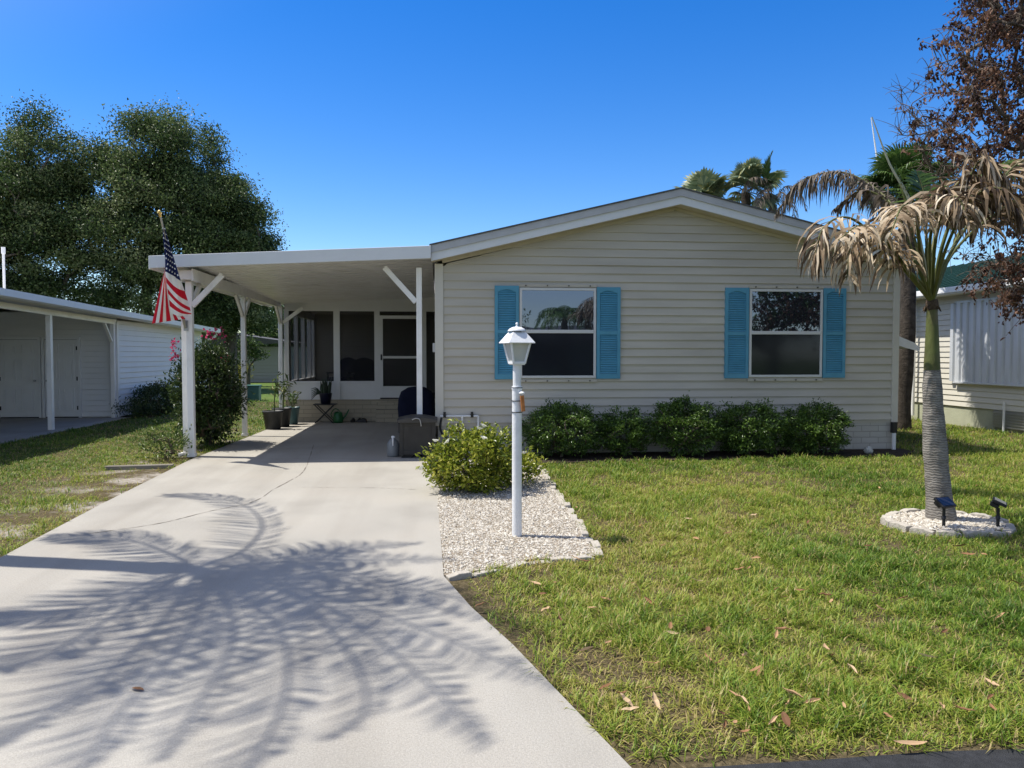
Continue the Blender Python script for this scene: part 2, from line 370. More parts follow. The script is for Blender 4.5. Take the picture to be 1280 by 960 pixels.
def ground_mat():
    m = bpy.data.materials.new('lawn_soil'); m.use_nodes = True; t = m.node_tree; L = t.links.new
    p = t.nodes['Principled BSDF']; p.inputs['Roughness'].default_value = .95; p.inputs['Specular IOR Level'].default_value = .1
    tc = N(t, 'ShaderNodeTexCoord')
    def nz(s, d=6, r=.6):
        n = N(t, 'ShaderNodeTexNoise'); n.inputs['Scale'].default_value = s; n.inputs['Detail'].default_value = d; n.inputs['Roughness'].default_value = r; L(tc.outputs['Object'], n.inputs[0]); return n
    a = N(t, 'ShaderNodeValToRGB'); e = a.color_ramp.elements; n = nz(35, 8, .75); L(n.outputs[0], a.inputs[0])
    e[0].position = .3; e[0].color = lin(.04, .032, .018); e[1].position = .72; e[1].color = lin(.22, .17, .10)
    e.new(.5).color = lin(.10, .08, .042)
    s = N(t, 'ShaderNodeValToRGB'); s.color_ramp.elements[0].color = lin(.20, .17, .14); s.color_ramp.elements[1].color = lin(.48, .44, .38)
    s.color_ramp.elements[0].position = .35; s.color_ramp.elements[1].position = .65; n2 = nz(22, 8, .7); L(n2.outputs[0], s.inputs[0])
    # sandy bare strip beside the drive
    sx = N(t, 'ShaderNodeSeparateXYZ'); L(tc.outputs['Object'], sx.inputs[0])
    mr = N(t, 'ShaderNodeMapRange'); mr.inputs[1].default_value = -5.1; mr.inputs[2].default_value = -4.2; L(sx.outputs[0], mr.inputs[0])
    mr2 = N(t, 'ShaderNodeMapRange'); mr2.inputs[1].default_value = -2.; mr2.inputs[2].default_value = -3.5; L(sx.outputs[0], mr2.inputs[0])
    mm = N(t, 'ShaderNodeMath', operation='MULTIPLY'); L(mr.outputs[0], mm.inputs[0]); L(mr2.outputs[0], mm.inputs[1])
    n3 = nz(1.7, 5); r3 = N(t, 'ShaderNodeMapRange'); r3.inputs[1].default_value = .48; r3.inputs[2].default_value = .62; L(n3.outputs[0], r3.inputs[0])
    m2 = N(t, 'ShaderNodeMath', operation='MULTIPLY'); L(mm.outputs[0], m2.inputs[0]); L(r3.outputs[0], m2.inputs[1])
    mx = N(t, 'ShaderNodeMix', data_type='RGBA'); L(m2.outputs[0], mx.inputs[0]); L(a.outputs[0], mx.inputs[6]); L(s.outputs[0], mx.inputs[7])
    L(mx.outputs[2], p.inputs['Base Color'])
    b = N(t, 'ShaderNodeBump'); b.inputs['Strength'].default_value = .8; b.inputs['Distance'].default_value = .03; L(nz(60, 6).outputs[0], b.inputs['Height']); L(b.outputs[0], p.inputs['Normal'])
    return m
g = MB(); g.box(-300, 300, -300, 300, -.4, -.022); g.build('ground', ground_mat(), kind='structure')
M_far = mat('far_grass', lin(.085, .13, .028), .95, .1, vary=.35, vscale=3, dirt=lin(.15, .14, .05), dscale=.6, damt=.5, bump=.6, bscale=25)
MB().box(-200, 200, 27, 200, -.03, -.014).build('far_lawn', M_far, kind='structure')
MB().box(-200, 200, -200, -6.5, -.03, -.014).build('opposite_lawn', M_far, kind='structure')

def concrete_mat():
    m = mat('broom_finished_concrete', lin(.355, .335, .295), .85, .25, vary=.12, vscale=1.1, bump=.25, bscale=160, dirt=lin(.275, .245, .205), dscale=.55, damt=.55)
    t = m.node_tree; L = t.links.new; p = t.nodes['Principled BSDF']
    src = p.inputs['Base Color'].links[0].from_socket
    tc = N(t, 'ShaderNodeTexCoord'); n = N(t, 'ShaderNodeTexNoise'); n.inputs['Scale'].default_value = 95; n.inputs['Detail'].default_value = 6; n.inputs['Roughness'].default_value = .8; L(tc.outputs['Object'], n.inputs[0])
    r = N(t, 'ShaderNodeMapRange'); r.inputs[1].default_value = .35; r.inputs[2].default_value = .65; r.inputs[3].default_value = .80; r.inputs[4].default_value = 1.18; L(n.outputs[0], r.inputs[0])
    x = N(t, 'ShaderNodeMix', data_type='RGBA', blend_type='MULTIPLY'); x.inputs[0].default_value = 1; L(src, x.inputs[6]); L(r.outputs[0], x.inputs[7])
    v = N(t, 'ShaderNodeTexVoronoi'); v.inputs['Scale'].default_value = 9; L(tc.outputs['Object'], v.inputs[0])
    r2 = N(t, 'ShaderNodeMapRange'); r2.inputs[1].default_value = .0; r2.inputs[2].default_value = .09; r2.inputs[3].default_value = .55; r2.inputs[4].default_value = 0; L(v.outputs['Distance'], r2.inputs[0])
    n4 = N(t, 'ShaderNodeTexNoise'); n4.inputs['Scale'].default_value = 1.3; L(tc.outputs['Object'], n4.inputs[0])
    r4 = N(t, 'ShaderNodeMapRange'); r4.inputs[1].default_value = .55; r4.inputs[2].default_value = .7; L(n4.outputs[0], r4.inputs[0])
    mu = N(t, 'ShaderNodeMath', operation='MULTIPLY'); L(r2.outputs[0], mu.inputs[0]); L(r4.outputs[0], mu.inputs[1])
    y = N(t, 'ShaderNodeMix', data_type='RGBA'); L(mu.outputs[0], y.inputs[0]); L(x.outputs[2], y.inputs[6]); y.inputs[7].default_value = lin(.30, .27, .23)
    mp = N(t, 'ShaderNodeMapping'); mp.inputs['Scale'].default_value = (2.2, .16, 1); L(tc.outputs['Object'], mp.inputs[0])
    ns = N(t, 'ShaderNodeTexNoise'); ns.inputs['Scale'].default_value = 1.; ns.inputs['Detail'].default_value = 5; L(mp.outputs[0], ns.inputs[0])
    rs = N(t, 'ShaderNodeMapRange'); rs.inputs[1].default_value = .46; rs.inputs[2].default_value = .72; rs.inputs[4].default_value = .5; L(ns.outputs[0], rs.inputs[0])
    z = N(t, 'ShaderNodeMix', data_type='RGBA', blend_type='MULTIPLY'); L(rs.outputs[0], z.inputs[0]); L(y.outputs[2], z.inputs[6]); z.inputs[7].default_value = lin(.70, .68, .66)
    L(z.outputs[2], p.inputs['Base Color']); return m
M_conc = concrete_mat()
M_crack = mat('crack_dirt', lin(.16, .14, .12), .95, .1, vary=.3, vscale=20)
DRV = [(-3.2, 2.45), (-3.32, 4.2), (-3.46, 6.3), (-3.62, 8.5), (-3.80, 12.0), (-3.72, 15.4), (-3.66, 18.62), (-.06, 18.62), (-.05, 12.3), (-.02, 11.4), (-.01, 8.07), (.03, 5.48), (.20, 4.78), (.40, 4.14), (.74, 2.83), (.85, 2.45)]
d = MB(); d.prism(DRV, -.12, 0.)
def crack(ctrl, wd, n=60, jit=.012, seed=1):
    g = np.random.default_rng(seed); P = curve([G(*q)[:2] for q in ctrl], n)+np.cumsum(g.normal(size=(n, 2))*jit*.35, 0)*.6
    T = unit(np.gradient(P, axis=0)); S = np.stack([-T[:, 1], T[:, 0]], 1); ww = wd*np.clip(g.normal(.55, .5, n), .06, 1.4)[:, None]
    z = np.full((n, 1), .003)
    V = np.stack([np.concatenate([P+S*ww/2, z], 1), np.concatenate([P-S*ww/2, z], 1)], 1).reshape(-1, 3)
    d.arr(V, [(2*i, 2*i+2, 2*i+3, 2*i+1) for i in range(n-1)], mi=1)
crack([(392, 556), (386, 578), (378, 592), (362, 602), (345, 612), (318, 628), (262, 640), (200, 655), (110, 668)], .012, 90, seed=4)
crack([(372, 609), (420, 609.5), (470, 610), (520, 612)], .009, 40, .004, seed=2)
crack([(240, 572.5), (320, 573), (400, 573), (500, 573.5)], .008, 30, .001, seed=3)
d.build('driveway', [M_conc, M_crack], kind='structure')

M_asph = mat('asphalt', lin(.032, .033, .036), .85, .3, vary=.25, vscale=30, bump=.7, bscale=220, dirt=lin(.06, .06, .06), dscale=1.2, damt=.4)
ex = np.linspace(-60, 60, 241); ey = 2.85+.03*np.array([mnoise.noise(Vector((x*1.7, 0, 0))) for x in ex])
st = [(x, y) for x, y in zip(ex, ey)]
MB().prism([(60, -6.5), (-60, -6.5)][::-1]+st[::-1], -.2, -.016).build('street', M_asph, kind='structure')

# bed soil under the hedge, gravel bed base
M_soil = mat('dark_mulch', lin(.045, .035, .026), .95, .1, vary=.5, vscale=18, bump=1., bscale=40)
MB().prism([(1.40, 11.15), (3, 11.3), (5, 11.35), (7.4, 11.45), (7.9, 11.9), (7.9, 12.35), (.6, 12.35), (.6, 11.2)], -.1, -.004).build('hedge_soil', M_soil, kind='structure')
BED = [(-.01, 8.1), (.035, 5.5), (.35, 5.62), (.70, 5.86), (1.25, 5.92), (1.33, 7.3), (1.42, 10.9), (1.42, 11.6), (-.02, 11.6)]
M_sand = mat('gravel_fines', lin(.30, .25, .19), .95, .1, vary=.3, vscale=60, bump=.8, bscale=90)
MB().prism(BED, -.1, -.001).build('gravel_bed', M_sand, kind='structure')
from mathutils.geometry import intersect_point_tri_2d
def inside(poly, x, y):
    x = np.asarray(x); y = np.asarray(y); r = np.zeros(x.shape, bool); n = len(poly)
    for i in range(n):
        x0, y0 = poly[i]; x1, y1 = poly[(i+1) % n]
        c = ((y0 > y) != (y1 > y)) & (x < (x1-x0)*(y-y0)/(y1-y0+1e-12)+x0); r ^= c
    return r
M_gravel = leafmat('pale_gravel', [lin(.25, .215, .165), lin(.43, .39, .32), lin(.53, .49, .42), lin(.58, .55, .49), lin(.34, .28, .21)], .85, 0, .2)
def gravel(name, poly, n, size, z=0., parent=None, gg=np.random.default_rng(8)):
    P = np.array(poly); lo, hi = P.min(0), P.max(0); x = gg.uniform(lo[0], hi[0], n*3); y = gg.uniform(lo[1], hi[1], n*3)
    k = inside(poly, x, y); x = x[k][:n]; y = y[k][:n]; n = len(x)
    oc = np.array([(1, 0, 0), (0, 1, 0), (-1, 0, 0), (0, -1, 0), (.3, .2, .8), (-.2, -.1, -.7)], float); fc = np.array([(0, 1, 4), (1, 2, 4), (2, 3, 4), (3, 0, 4)])
    a = gg.uniform(0, 6.28, n); sz = size*gg.lognormal(0, .35, n)
    V = oc[None]*(sz[:, None, None]*gg.uniform(.75, 1.15, (n, 1, 3)))*gg.uniform(.8, 1.2, (n, 6, 3))
    c, s = np.cos(a)[:, None], np.sin(a)[:, None]
    V = np.stack([V[..., 0]*c-V[..., 1]*s+x[:, None], V[..., 0]*s+V[..., 1]*c+y[:, None], V[..., 2]*.8+z+sz[:, None]*.15], -1)
    mb = MB(); mb.arr(V.reshape(-1, 3), (np.arange(n)[:, None, None]*6+fc[None]).reshape(-1, 3), tint=np.repeat(gg.random(n), 4))
    return tag(mb.build(name, M_gravel, parent), 'pale crushed gravel covering the '+('lamp post bed' if z < .05 else 'palm tree ring'), 'gravel', kind='stuff')
gravel('gravel', BED, 36000, .0088)

# ------------------------------------------------------------------ grass
HEDGE_SOIL = [(1.40, 11.15), (3, 11.3), (5, 11.35), (7.4, 11.45), (7.9, 11.9), (7.9, 40), (-3.7, 40), (-3.7, 18.6), (-.02, 18.6), (-.02, 11.2)]
RING_C = np.array((4.78, 6.72)); RING_R = (.53, .47)
def lawn(gg=np.random.default_rng(21)):
    X = []; Y = []; S = []
    def region(x0, x1, y0, y1, dens, sc_):
        n = int((x1-x0)*(y1-y0)*dens); X.append(gg.uniform(x0, x1, n)); Y.append(gg.uniform(y0, y1, n)); S.append(np.full(n, sc_))
    region(.2, 4.5, 2.75, 4.5, 7500, .78); region(.2, 6.5, 4.5, 6.5, 5800, .88); region(1.2, 8.5, 6.5, 9, 4000, 1.0); region(1.2, 11.9, 9, 12, 2300, 1.2)
    region(4.5, 8, 2.85, 4.5, 2600, 1.05); region(6.5, 10.5, 4.5, 6.5, 2200, 1.1); region(8.5, 11.9, 6.5, 9, 2000, 1.2); region(-8, -6.5, 3, 7, 1800, 1.1); region(-6.5, -3.1, 2.85, 4, 2200, 1.0)
    region(7.8, 11.9, 12, 18, 1000, 1.5); region(7.8, 11.9, 18, 27, 350, 2.2)
    region(-6.5, -3.3, 4, 7, 2600, .9); region(-8.0, -3.4, 7, 10, 2500, 1.0); region(-9., -3.6, 10, 14.2, 2000, 1.15); region(-8.2, -3.6, 14.2, 20, 1300, 1.4); region(-14, -3.4, 20, 28, 420, 2.2)
    x = np.concatenate(X); y = np.concatenate(Y); s = np.concatenate(S)
    k = ~inside(DRV, x, y) & ~inside(BED, x, y) & ~inside(HEDGE_SOIL, x, y)
    k &= (((x-RING_C[0])/RING_R[0])**2+((y-RING_C[1])/RING_R[1])**2) > 1.0
    k &= y > 2.90+.025*gg.normal(size=len(x))
    k &= ~((x < -7.95) & (y < 21) & (y > 0))
    k &= x < 11.85
    x, y, s = x[k], y[k], s[k]
    # thin, worn places
    m = fbm(x*.9, y*.9); m2 = fbm(x*2.6+40, y*2.6); left = x < -3
    keep = np.ones(len(x))
    keep = np.where(m2 < .40, .42, keep); keep = np.where(m < .36, keep*.62, keep)
    strip = np.clip((x+5.6)/1.5, 0, 1)*left*(y < 13.5)
    keep = np.where(left, keep*(1-strip*np.clip((fbm(x*1.5+9, y*1.5)-.42)*6, 0, .93)), keep)
    edge = np.clip(1-(x-(.05+np.clip(5.5-y, 0, 3)*.26))/.55, 0, 1)*(y < 5.6)*(x > 0)
    keep = keep*(1-edge*np.clip((fbm(x*2.2, y*2.2+3)-.33)*5, 0, .92))
    k = gg.random(len(x)) < keep; x, y, s, m, m2, left, strip = x[k], y[k], s[k], m[k], m2[k], left[k], strip[k]; n = len(x)
    yel = fbm(x*.55+3, y*.55+70)
    hf = fbm(x*6.5+11, y*6.5); L = (.040+.045*gg.random(n)+.03*np.clip((m-.45)*4, 0, 1))*np.clip(.45+(hf-.3)*2.6, .4, 1.5)*np.where(left, .75, 1.)*(.8+.2*s)
    wd = (.0045+.0040*gg.random(n))*s
    az = gg.uniform(0, 6.283, n); ln = gg.uniform(.15, 1.35, n)
    D = np.stack([np.cos(az)*np.sin(ln), np.sin(az)*np.sin(ln), np.cos(ln)], 1); Sx = np.stack([-np.sin(az), np.cos(az), np.zeros(n)], 1)
    B = np.stack([x, y, np.full(n, -.022)], 1)
    mid = B+D*(L*.55)[:, None]; tip = B+D*(L*.9)[:, None]+np.stack([np.cos(az)*L*.3, np.sin(az)*L*.3, -L*.12*ln], 1)
    hw = Sx*(wd/2)[:, None]
    V = np.stack([B-hw*.8, B+hw*.8, mid-hw, mid+hw, tip], 1).reshape(-1, 3); b = np.arange(n)[:, None]*5
    t = .65+.8*(yel-.5)+.55*(hf-.5)+gg.normal(size=n)*.20-np.clip(.40-m2, 0, 1)*1.3
    t = np.where(left, t+.30-strip*.42, t-.02)
    t = np.where(gg.random(n) < .10, gg.uniform(0, .16, n), t); t = np.clip(t, .005, 1)
    mb = MB(); mb.arr(V, b+np.array([[0, 1, 3, 2]]), tint=t)
    mb.Fc.append((b+np.array([[2, 3, 4]]), t, np.zeros(n, int), False))
    return mb
M_grass = leafmat('lawn_blades', [lin(.43, .32, .16), lin(.40, .375, .08), lin(.285, .345, .045), lin(.16, .26, .026), lin(.07, .14, .014)], .5, .38, .35)
tag(lawn().build('lawn_grass', M_grass), 'patchy yellow green lawn grass around the driveway', 'grass', kind='stuff')

# ------------------------------------------------------------------ the house
YW = 12.3
def siding(mb, org, u, nrm, z0, z1, rng_u, course=.135, lip=.027, mi=0):
    """lap siding courses; rng_u(z) gives the extent along u at height z"""
    org = np.asarray(org, float); u = np.asarray(u, float); nrm = np.asarray(nrm, float); z = z0; k = 0; gs = np.random.default_rng(7)
    while z < z1-1e-4:
        za, zb = z, min(z+course, z1); a0, a1 = rng_u(za); b0, b1 = rng_u(zb)
        P = lambda s, zz, o: org+u*s+nrm*o+np.array((0, 0, zz))
        lip_ = lip; lip = lip*gs.uniform(.75, 1.0)
        V = [P(a0, za, 0), P(a1, za, 0), P(a1, za, lip), P(a0, za, lip), P(a1, za+.004, lip+.002), P(a0, za+.004, lip+.002), P(b1, zb, 0.001), P(b0, zb, 0.001)]
        mb.arr(V, [(0, 1, 2, 3), (3, 2, 4, 5), (5, 4, 6, 7)], mi=mi); z += course; lip = lip_
    return mb
house = thing('mobile_home', 'almond sided single storey home with a low gable and teal shutters', 'house', (3.87, YW, 0))
ZE, ZA, XA = 3.02, 3.955, 3.87                      # underside of the gable: eaves, apex
XL, XR = -.04, 7.78
def rg(z):
    if z <= ZE: return (XL, XR)
    t = min(1, (z-ZE)/(ZA+.06-ZE)); return (XL+(XA-XL)*t, XR+(XA-XR)*t)
mb = MB(); siding(mb, (0, YW-.008, 0), (1, 0, 0), (0, -1, 0), .50, ZA+.06, rg)
siding(mb, (XL+.02, 0, 0), (0, 1, 0), (-1, 0, 0), .50, 3.2, lambda z: (YW, 28))
siding(mb, (XR-.02, 0, 0), (0, 1, 0), (1, 0, 0), .50, 3.2, lambda z: (YW, 28))
mb.box(XL+.03, XR-.03, YW-.015, 28, .45, 3.0)
mb.build('wall', M_siding, house)
def brickmat(name, c1, c2, mort, sx, sy_, bw=.4, bh=.2):
    m = bpy.data.materials.new(name); m.use_nodes = True; t = m.node_tree; L = t.links.new; p = t.nodes['Principled BSDF']; p.inputs['Roughness'].default_value = .8
    tc = N(t, 'ShaderNodeTexCoord'); sp = N(t, 'ShaderNodeSeparateXYZ'); L(tc.outputs['Object'], sp.inputs[0])
    ad = N(t, 'ShaderNodeMath'); L(sp.outputs[0], ad.inputs[0]); L(sp.outputs[1], ad.inputs[1])
    cb = N(t, 'ShaderNodeCombineXYZ'); L(ad.outputs[0], cb.inputs[0]); L(sp.outputs[2], cb.inputs[1])
    b = N(t, 'ShaderNodeTexBrick'); b.inputs['Scale'].default_value = 1; b.inputs['Brick Width'].default_value = bw; b.inputs['Row Height'].default_value = bh
    b.inputs['Mortar Size'].default_value = .006; b.inputs['Color1'].default_value = c1; b.inputs['Color2'].default_value = c2; b.inputs['Mortar'].default_value = mort
    L(cb.outputs[0], b.inputs['Vector']); L(b.outputs['Color'], p.inputs['Base Color'])
    bu = N(t, 'ShaderNodeBump'); bu.inputs['Strength'].default_value = .6; bu.inputs['Distance'].default_value = .01; bu.invert = True; L(b.outputs['Fac'], bu.inputs['Height']); L(bu.outputs[0], p.inputs['Normal']); return m
M_skirt = brickmat('skirting_block', lin(.50, .48, .43), lin(.45, .43, .38), lin(.34, .32, .28), 1, 1, .30, .10)
MB().box(XL+.02, XR-.01, YW-.006, 28, -.1, .50).build('skirting', M_skirt, house)
# corner trims
for x0, x1 in ((XL-.02, .075), (7.685, XR+.02)):
    MB().box(x0, x1, YW-.045, YW+.1, .46, 3.06).build('corner_trim', M_trim, house, bevel=.004)
# roof: shingles, edge, fascia, soffit
sl = (4.27-3.325)/3.95
def slope_bar(mb, y0, y1, off_top, off_bot, x_end_l=-.11, x_end_r=7.85):
    zt = 4.27
    for xe in (x_end_l, x_end_r):
        ze = zt-sl*abs(XA-xe)
        v = [(XA, y0, zt-off_top), (XA, y1, zt-off_top), (XA, y0, zt-off_bot), (XA, y1, zt-off_bot), (xe, y0, ze-off_top), (xe, y1, ze-off_top), (xe, y0, ze-off_bot), (xe, y1, ze-off_bot)]
        mb.arr(v, [(0, 4, 6, 2), (1, 3, 7, 5), (0, 1, 5, 4), (2, 6, 7, 3), (4, 5, 7, 6)])
    return mb
slope_bar(MB(), 11.915, 28.1, -.012, .012, -.14, 7.88).build('roof', M_shingle, house)
slope_bar(MB(), 11.93, 28.05, .012, .125, -.12, 7.86).build('roof_edge', M_roofedge, house)
slope_bar(MB(), 11.955, 12.0, .125, .25).build('fascia', M_fascia, house)
M_soffit = mat('almond_soffit', lin(.52, .47, .37), .55, .3, vary=.05, vscale=4)
slope_bar(MB(), 12.0, YW+.03, .215, .24).build('soffit', M_soffit, house)
mb = MB()
for xe, sg in ((XL, 1), (XR, -1)):
    zt = 4.27-.262; ze = zt-sl*abs(XA-xe)
    mb.bar((xe+sg*.1, YW-.035, ze+.02), (XA, YW-.035, zt-.005), .02, .05, up=(0, 0, 1))
mb.build('rake_trim', M_soffit, house)
M_fr = mat('white_window_frame', lin(.60, .60, .59), .4, .4, vary=.03)
def window(x0, x1, z0, z1, zm, label):
    y = YW-.045; m = MB(); t = .04
    m.box(x0, x1, y-.015, y+.05, z1-t, z1); m.box(x0, x1, y-.015, y+.05, z0, z0+t); m.box(x0, x0+t, y-.014, y+.05, z0+t, z1-t); m.box(x1-t, x1, y-.014, y+.05, z0+t, z1-t)
    m.box(x0+t, x1-t, y-.022, y+.04, zm-.028, zm+.028)
    f = m.build('window', M_fr, house, bevel=.003); f['label'] = label
    MB().box(x0+t, x1-t, y+.006, y+.02, zm+.028, z1-t).build('pane', M_glass, f)
    MB().box(x0+t, x1-t, y+.002, y+.016, z0+t, zm-.028).build('screened_pane', M_screened, f)
    # storm panel tracks with studs above and below
    for zz in (z1+.035, z0-.045):
        s = MB(); s.box(x0-.02, x1+.02, YW-.05, YW-.02, zz-.02, zz+.02)
        for k in range(4):
            xx = x0+.1+(x1-x0-.2)*k/3; s.tube([(xx, YW-.05, zz), (xx, YW-.075, zz)], .011, 6, mi=1)
        s.build('storm_track', [M_siding, M_dkgrey], f)
window(1.303, 2.558, 1.228, 2.69, 1.985, 'house window reflecting palms behind the lamp post')
window(5.152, 6.425, 1.232, 2.70, 1.975, 'house window reflecting a leafy tree near the palm')
def shutter(x0, x1, z0, z1, zm):
    y = YW-.03; m = MB(); t = .052
    m.box(x0, x1, y-.005, y+.02, z0, z1)                     # back board
    m.box(x0, x0+t, y-.034, y-.005, z0, z1); m.box(x1-t, x1, y-.034, y-.005, z0, z1)
    m.box(x0+t, x1-t, y-.033, y-.005, z0, z0+.085); m.box(x0+t, x1-t, y-.033, y-.005, zm-.03, zm+.03)
    # arched top rail
    n = 12; xs = np.linspace(x0+t, x1-t, n); zb = z1-.10+.045*np.sin(np.linspace(0, math.pi, n))
    V = [(x, y-.033, z1) for x in xs]+[(x, y-.033, z) for x, z in zip(xs, zb)]+[(x, y-.005, z) for x, z in zip(xs, zb)]
    m.arr(V, [(i, n+i, n+i+1, i+1) for i in range(n-1)]+[(n+i, 2*n+i, 2*n+i+1, n+i+1) for i in range(n-1)])
    m.box(x0, x1, y-.034, y+.02, z1, z1+.004)
    for a, b in ((z0+.085, zm-.03), (zm+.03, z1-.06)):
        k = int((b-a)/.036)
        for i in range(k):
            z = a+(i+.5)*(b-a)/k; h = (b-a)/k
            m.arr([(x0+t, y-.008, z+h*.5), (x1-t, y-.008, z+h*.5), (x1-t, y-.028, z-h*.35), (x0+t, y-.028, z-h*.35), (x1-t, y-.006, z-h*.5), (x0+t, y-.006, z-h*.5)], [(3, 2, 1, 0), (5, 4, 2, 3)])
    return m.build('shutter', M_blue, house)
for x0, x1, z0, z1, zm in ((.90, 1.292, 1.21, 2.715, 1.98), (2.568, 2.962, 1.215, 2.705, 1.965), (4.735, 5.14, 1.215, 2.715, 1.96), (6.437, 6.83, 1.22, 2.72, 1.97)): shutter(x0, x1, z0, z1, zm)
# water pipes at the left of the front wall
p = MB(); yy = YW-.08; r = .017
p.tube([(.02, yy, .62), (.63, yy, .62)], r, 8); p.tube([(.63, yy, .625), (.63, yy, .0)], r, 8); p.tube([(.37, yy, .62), (.37, yy, .0)], r, 8); p.tube([(.06, yy, .62), (.06, yy+.1, .62)], r, 8)
pp = p.build('water_pipe', M_white2, house)
for x in (.09, .53):
    v = MB(); v.box(x-.02, x+.02, yy-.03, yy+.025, .63, .69); v.tube([(x, yy, .6), (x, yy, .65)], .028, 8); v.build('valve', M_black, pp)
v = MB(); v.tube(curve([(.04, yy-.03, .6), (.02, yy-.05, .45), (.06, yy-.08, .33), (.16, yy-.1, .26), (.2, yy-.05, .12)], 20), .018, 8); v.build('hose', M_black, pp)
# meter box / outlet on left side, downspout foot at the right corner
MB().box(XL-.06, XL, 12.55, 12.7, 1.65, 1.8).build('outlet_box', M_white2, house, bevel=.006)
q = MB(); q.box(7.66, 7.75, YW-.12, YW-.05, .28, .46); q.build('drain_adapter', M_black, house, bevel=.008)
q = MB(); q.tube([(7.71, YW-.085, -.01), (7.71, YW-.085, .28)], .033, 10); q.build('drain_pipe', M_white2, house)
# side awning seen end on beyond the right corner
aw = MB(); n = 8
for i in range(n):
    pass
prof = [(XR, 2.17), (XR+.35, 2.09), (XR+.75, 1.95), (XR+1.05, 1.83), (XR+1.14, 1.75)]
for (xa, za), (xb, zb) in zip(prof[:-1], prof[1:]): aw.arr([(xa, 13.4, za), (xb, 13.4, zb), (xb, 15.4, zb), (xa, 15.4, za), (xa, 13.4, za-.025), (xb, 13.4, zb-.025), (xb, 15.4, zb-.025), (xa, 15.4, za-.025)], [(0, 1, 2, 3), (4, 7, 6, 5), (0, 4, 5, 1), (2, 6, 7, 3)])
aw.arr([(XR, 13.4, 2.145), (XR+.35, 13.4, 2.065), (XR+.75, 13.4, 1.925), (XR+1.05, 13.4, 1.805), (XR+1.14, 13.4, 1.725), (XR+1.14, 13.4, 1.67), (XR, 13.4, 1.97)], [tuple(range(7))])
aw.build('window_awning', M_white, house)

# ------------------------------------------------------------------ carport
carport = thing('carport', 'white aluminium carport with ribbed roof over the concrete drive', 'carport', (-2.1, 12.3, 0))
def ribbed_pan():
    m = MB(); x0, x1 = -4.25, -.10
    zt = lambda x: 3.06+(x+4.3)*.05
    m.arr([(x0, 11.93, zt(x0)-.01), (x1, 11.93, zt(x1)-.01), (x1, 18.75, zt(x1)-.14), (x0, 18.75, zt(x0)-.14)], [(0, 1, 2, 3)])
    y = 11.95
    while y < 18.7:
        a, b, c = y, y+.25, y+.30
        P = [(a, 0), (b-.01, 0), (b, .06), (c-.005, .06), (c, 0)]
        for (ya, da), (yb, db) in zip(P[:-1], P[1:]):
            e1 = -.09-(ya-11.95)*.026; e2 = -.09-(yb-11.95)*.026; m.arr([(x0, ya, zt(x0)+e1+da), (x1, ya, zt(x1)+e1+da), (x1, yb, zt(x1)+e2+db), (x0, yb, zt(x0)+e2+db)], [(0, 3, 2, 1)])
        y += .30
    return m
ribbed_pan().build('roof_pan', M_white, carport)
m = MB()
fz = lambda x: (2.90+(x+4.3)*.047, 3.055+(x+4.3)*.05)
def fboard(m, y0, y1, dz0=0, dz1=0):
    (a, b), (c, e) = fz(-4.31), fz(-.115)
    v = [(-4.31, y0, a-dz0), (-.115, y0, c-dz0), (-.115, y0, e+dz1), (-4.31, y0, b+dz1), (-4.31, y1, a-dz0), (-.115, y1, c-dz0), (-.115, y1, e+dz1), (-4.31, y1, b+dz1)]
    m.arr(v, [(0, 1, 2, 3), (5, 4, 7, 6), (3, 2, 6, 7), (0, 4, 5, 1), (0, 3, 7, 4), (1, 5, 6, 2)])
fboard(m, 11.88, 11.928, 0, .03)
m2 = m.build('fascia', M_fascia, carport, bevel=.006)
s = MB()
for x in (-4.0, -3.62, -3.0, -2.3, -1.6, -.9, -.4): s.lathe([(.009, -.002), (.009, .004), (0, .006)], n=6)
m = MB(); a, b = fz(-4.3); m.box(-4.33, -4.262, 11.93, 18.76, a-.01, b+.03); m.build('gutter', M_white, carport, bevel=.006)
m = MB(); m.box(-3.98, -3.74, 12.12, 18.6, 2.765, 2.90); m.box(-3.985, -3.955, 12.1, 18.62, 2.74, 2.92); m.box(-3.765, -3.735, 12.1, 18.62, 2.74, 2.92); m.build('side_beam', M_white, carport)
m = MB(); m.box(-.30, -.06, 18.70, 18.76, .5, 2.66); m.build('end_panel', mat('shaded_bronze_panel', lin(.05, .045, .04), .6), porch) if False else None
def post(x, y, z1, wd=.09):
    m = MB(); m.box(x-wd/2, x+wd/2, y-wd/2, y+wd/2, 0, z1); h = wd/2+.012
    for zz in (0,): m.box(x-h, x+h, y-h, y+h, zz, zz+.05)
    return m.build('post', M_white, carport, bevel=.008)
post(-3.875, 12.35, 2.75, .10); post(-.31, 12.33, 3.0, .09); post(-3.83, 15.45, 2.75, .09); post(-3.72, 18.45, 2.75, .09)
def brace(a, b): MB().bar(a, b, .05, .085, up=(0, 0, 1) if abs(a[0]-b[0]) > .1 or abs(a[1]-b[1]) > .1 else (1, 0, 0)).build('brace', M_white, carport, bevel=.005)
brace((-3.83, 12.33, 2.37), (-3.36, 12.33, 2.86)); brace((-.36, 12.33, 2.45), (-.86, 12.33, 3.0))
brace((-3.875, 12.42, 2.37), (-3.875, 12.9, 2.76)); brace((-3.83, 15.40, 2.37), (-3.83, 14.9, 2.76)); brace((-3.83, 15.50, 2.37), (-3.83, 16.0, 2.76))
brace((-3.72, 18.40, 2.37), (-3.72, 17.9, 2.76)); brace((-3.67, 18.45, 2.37), (-3.2, 18.45, 2.72))
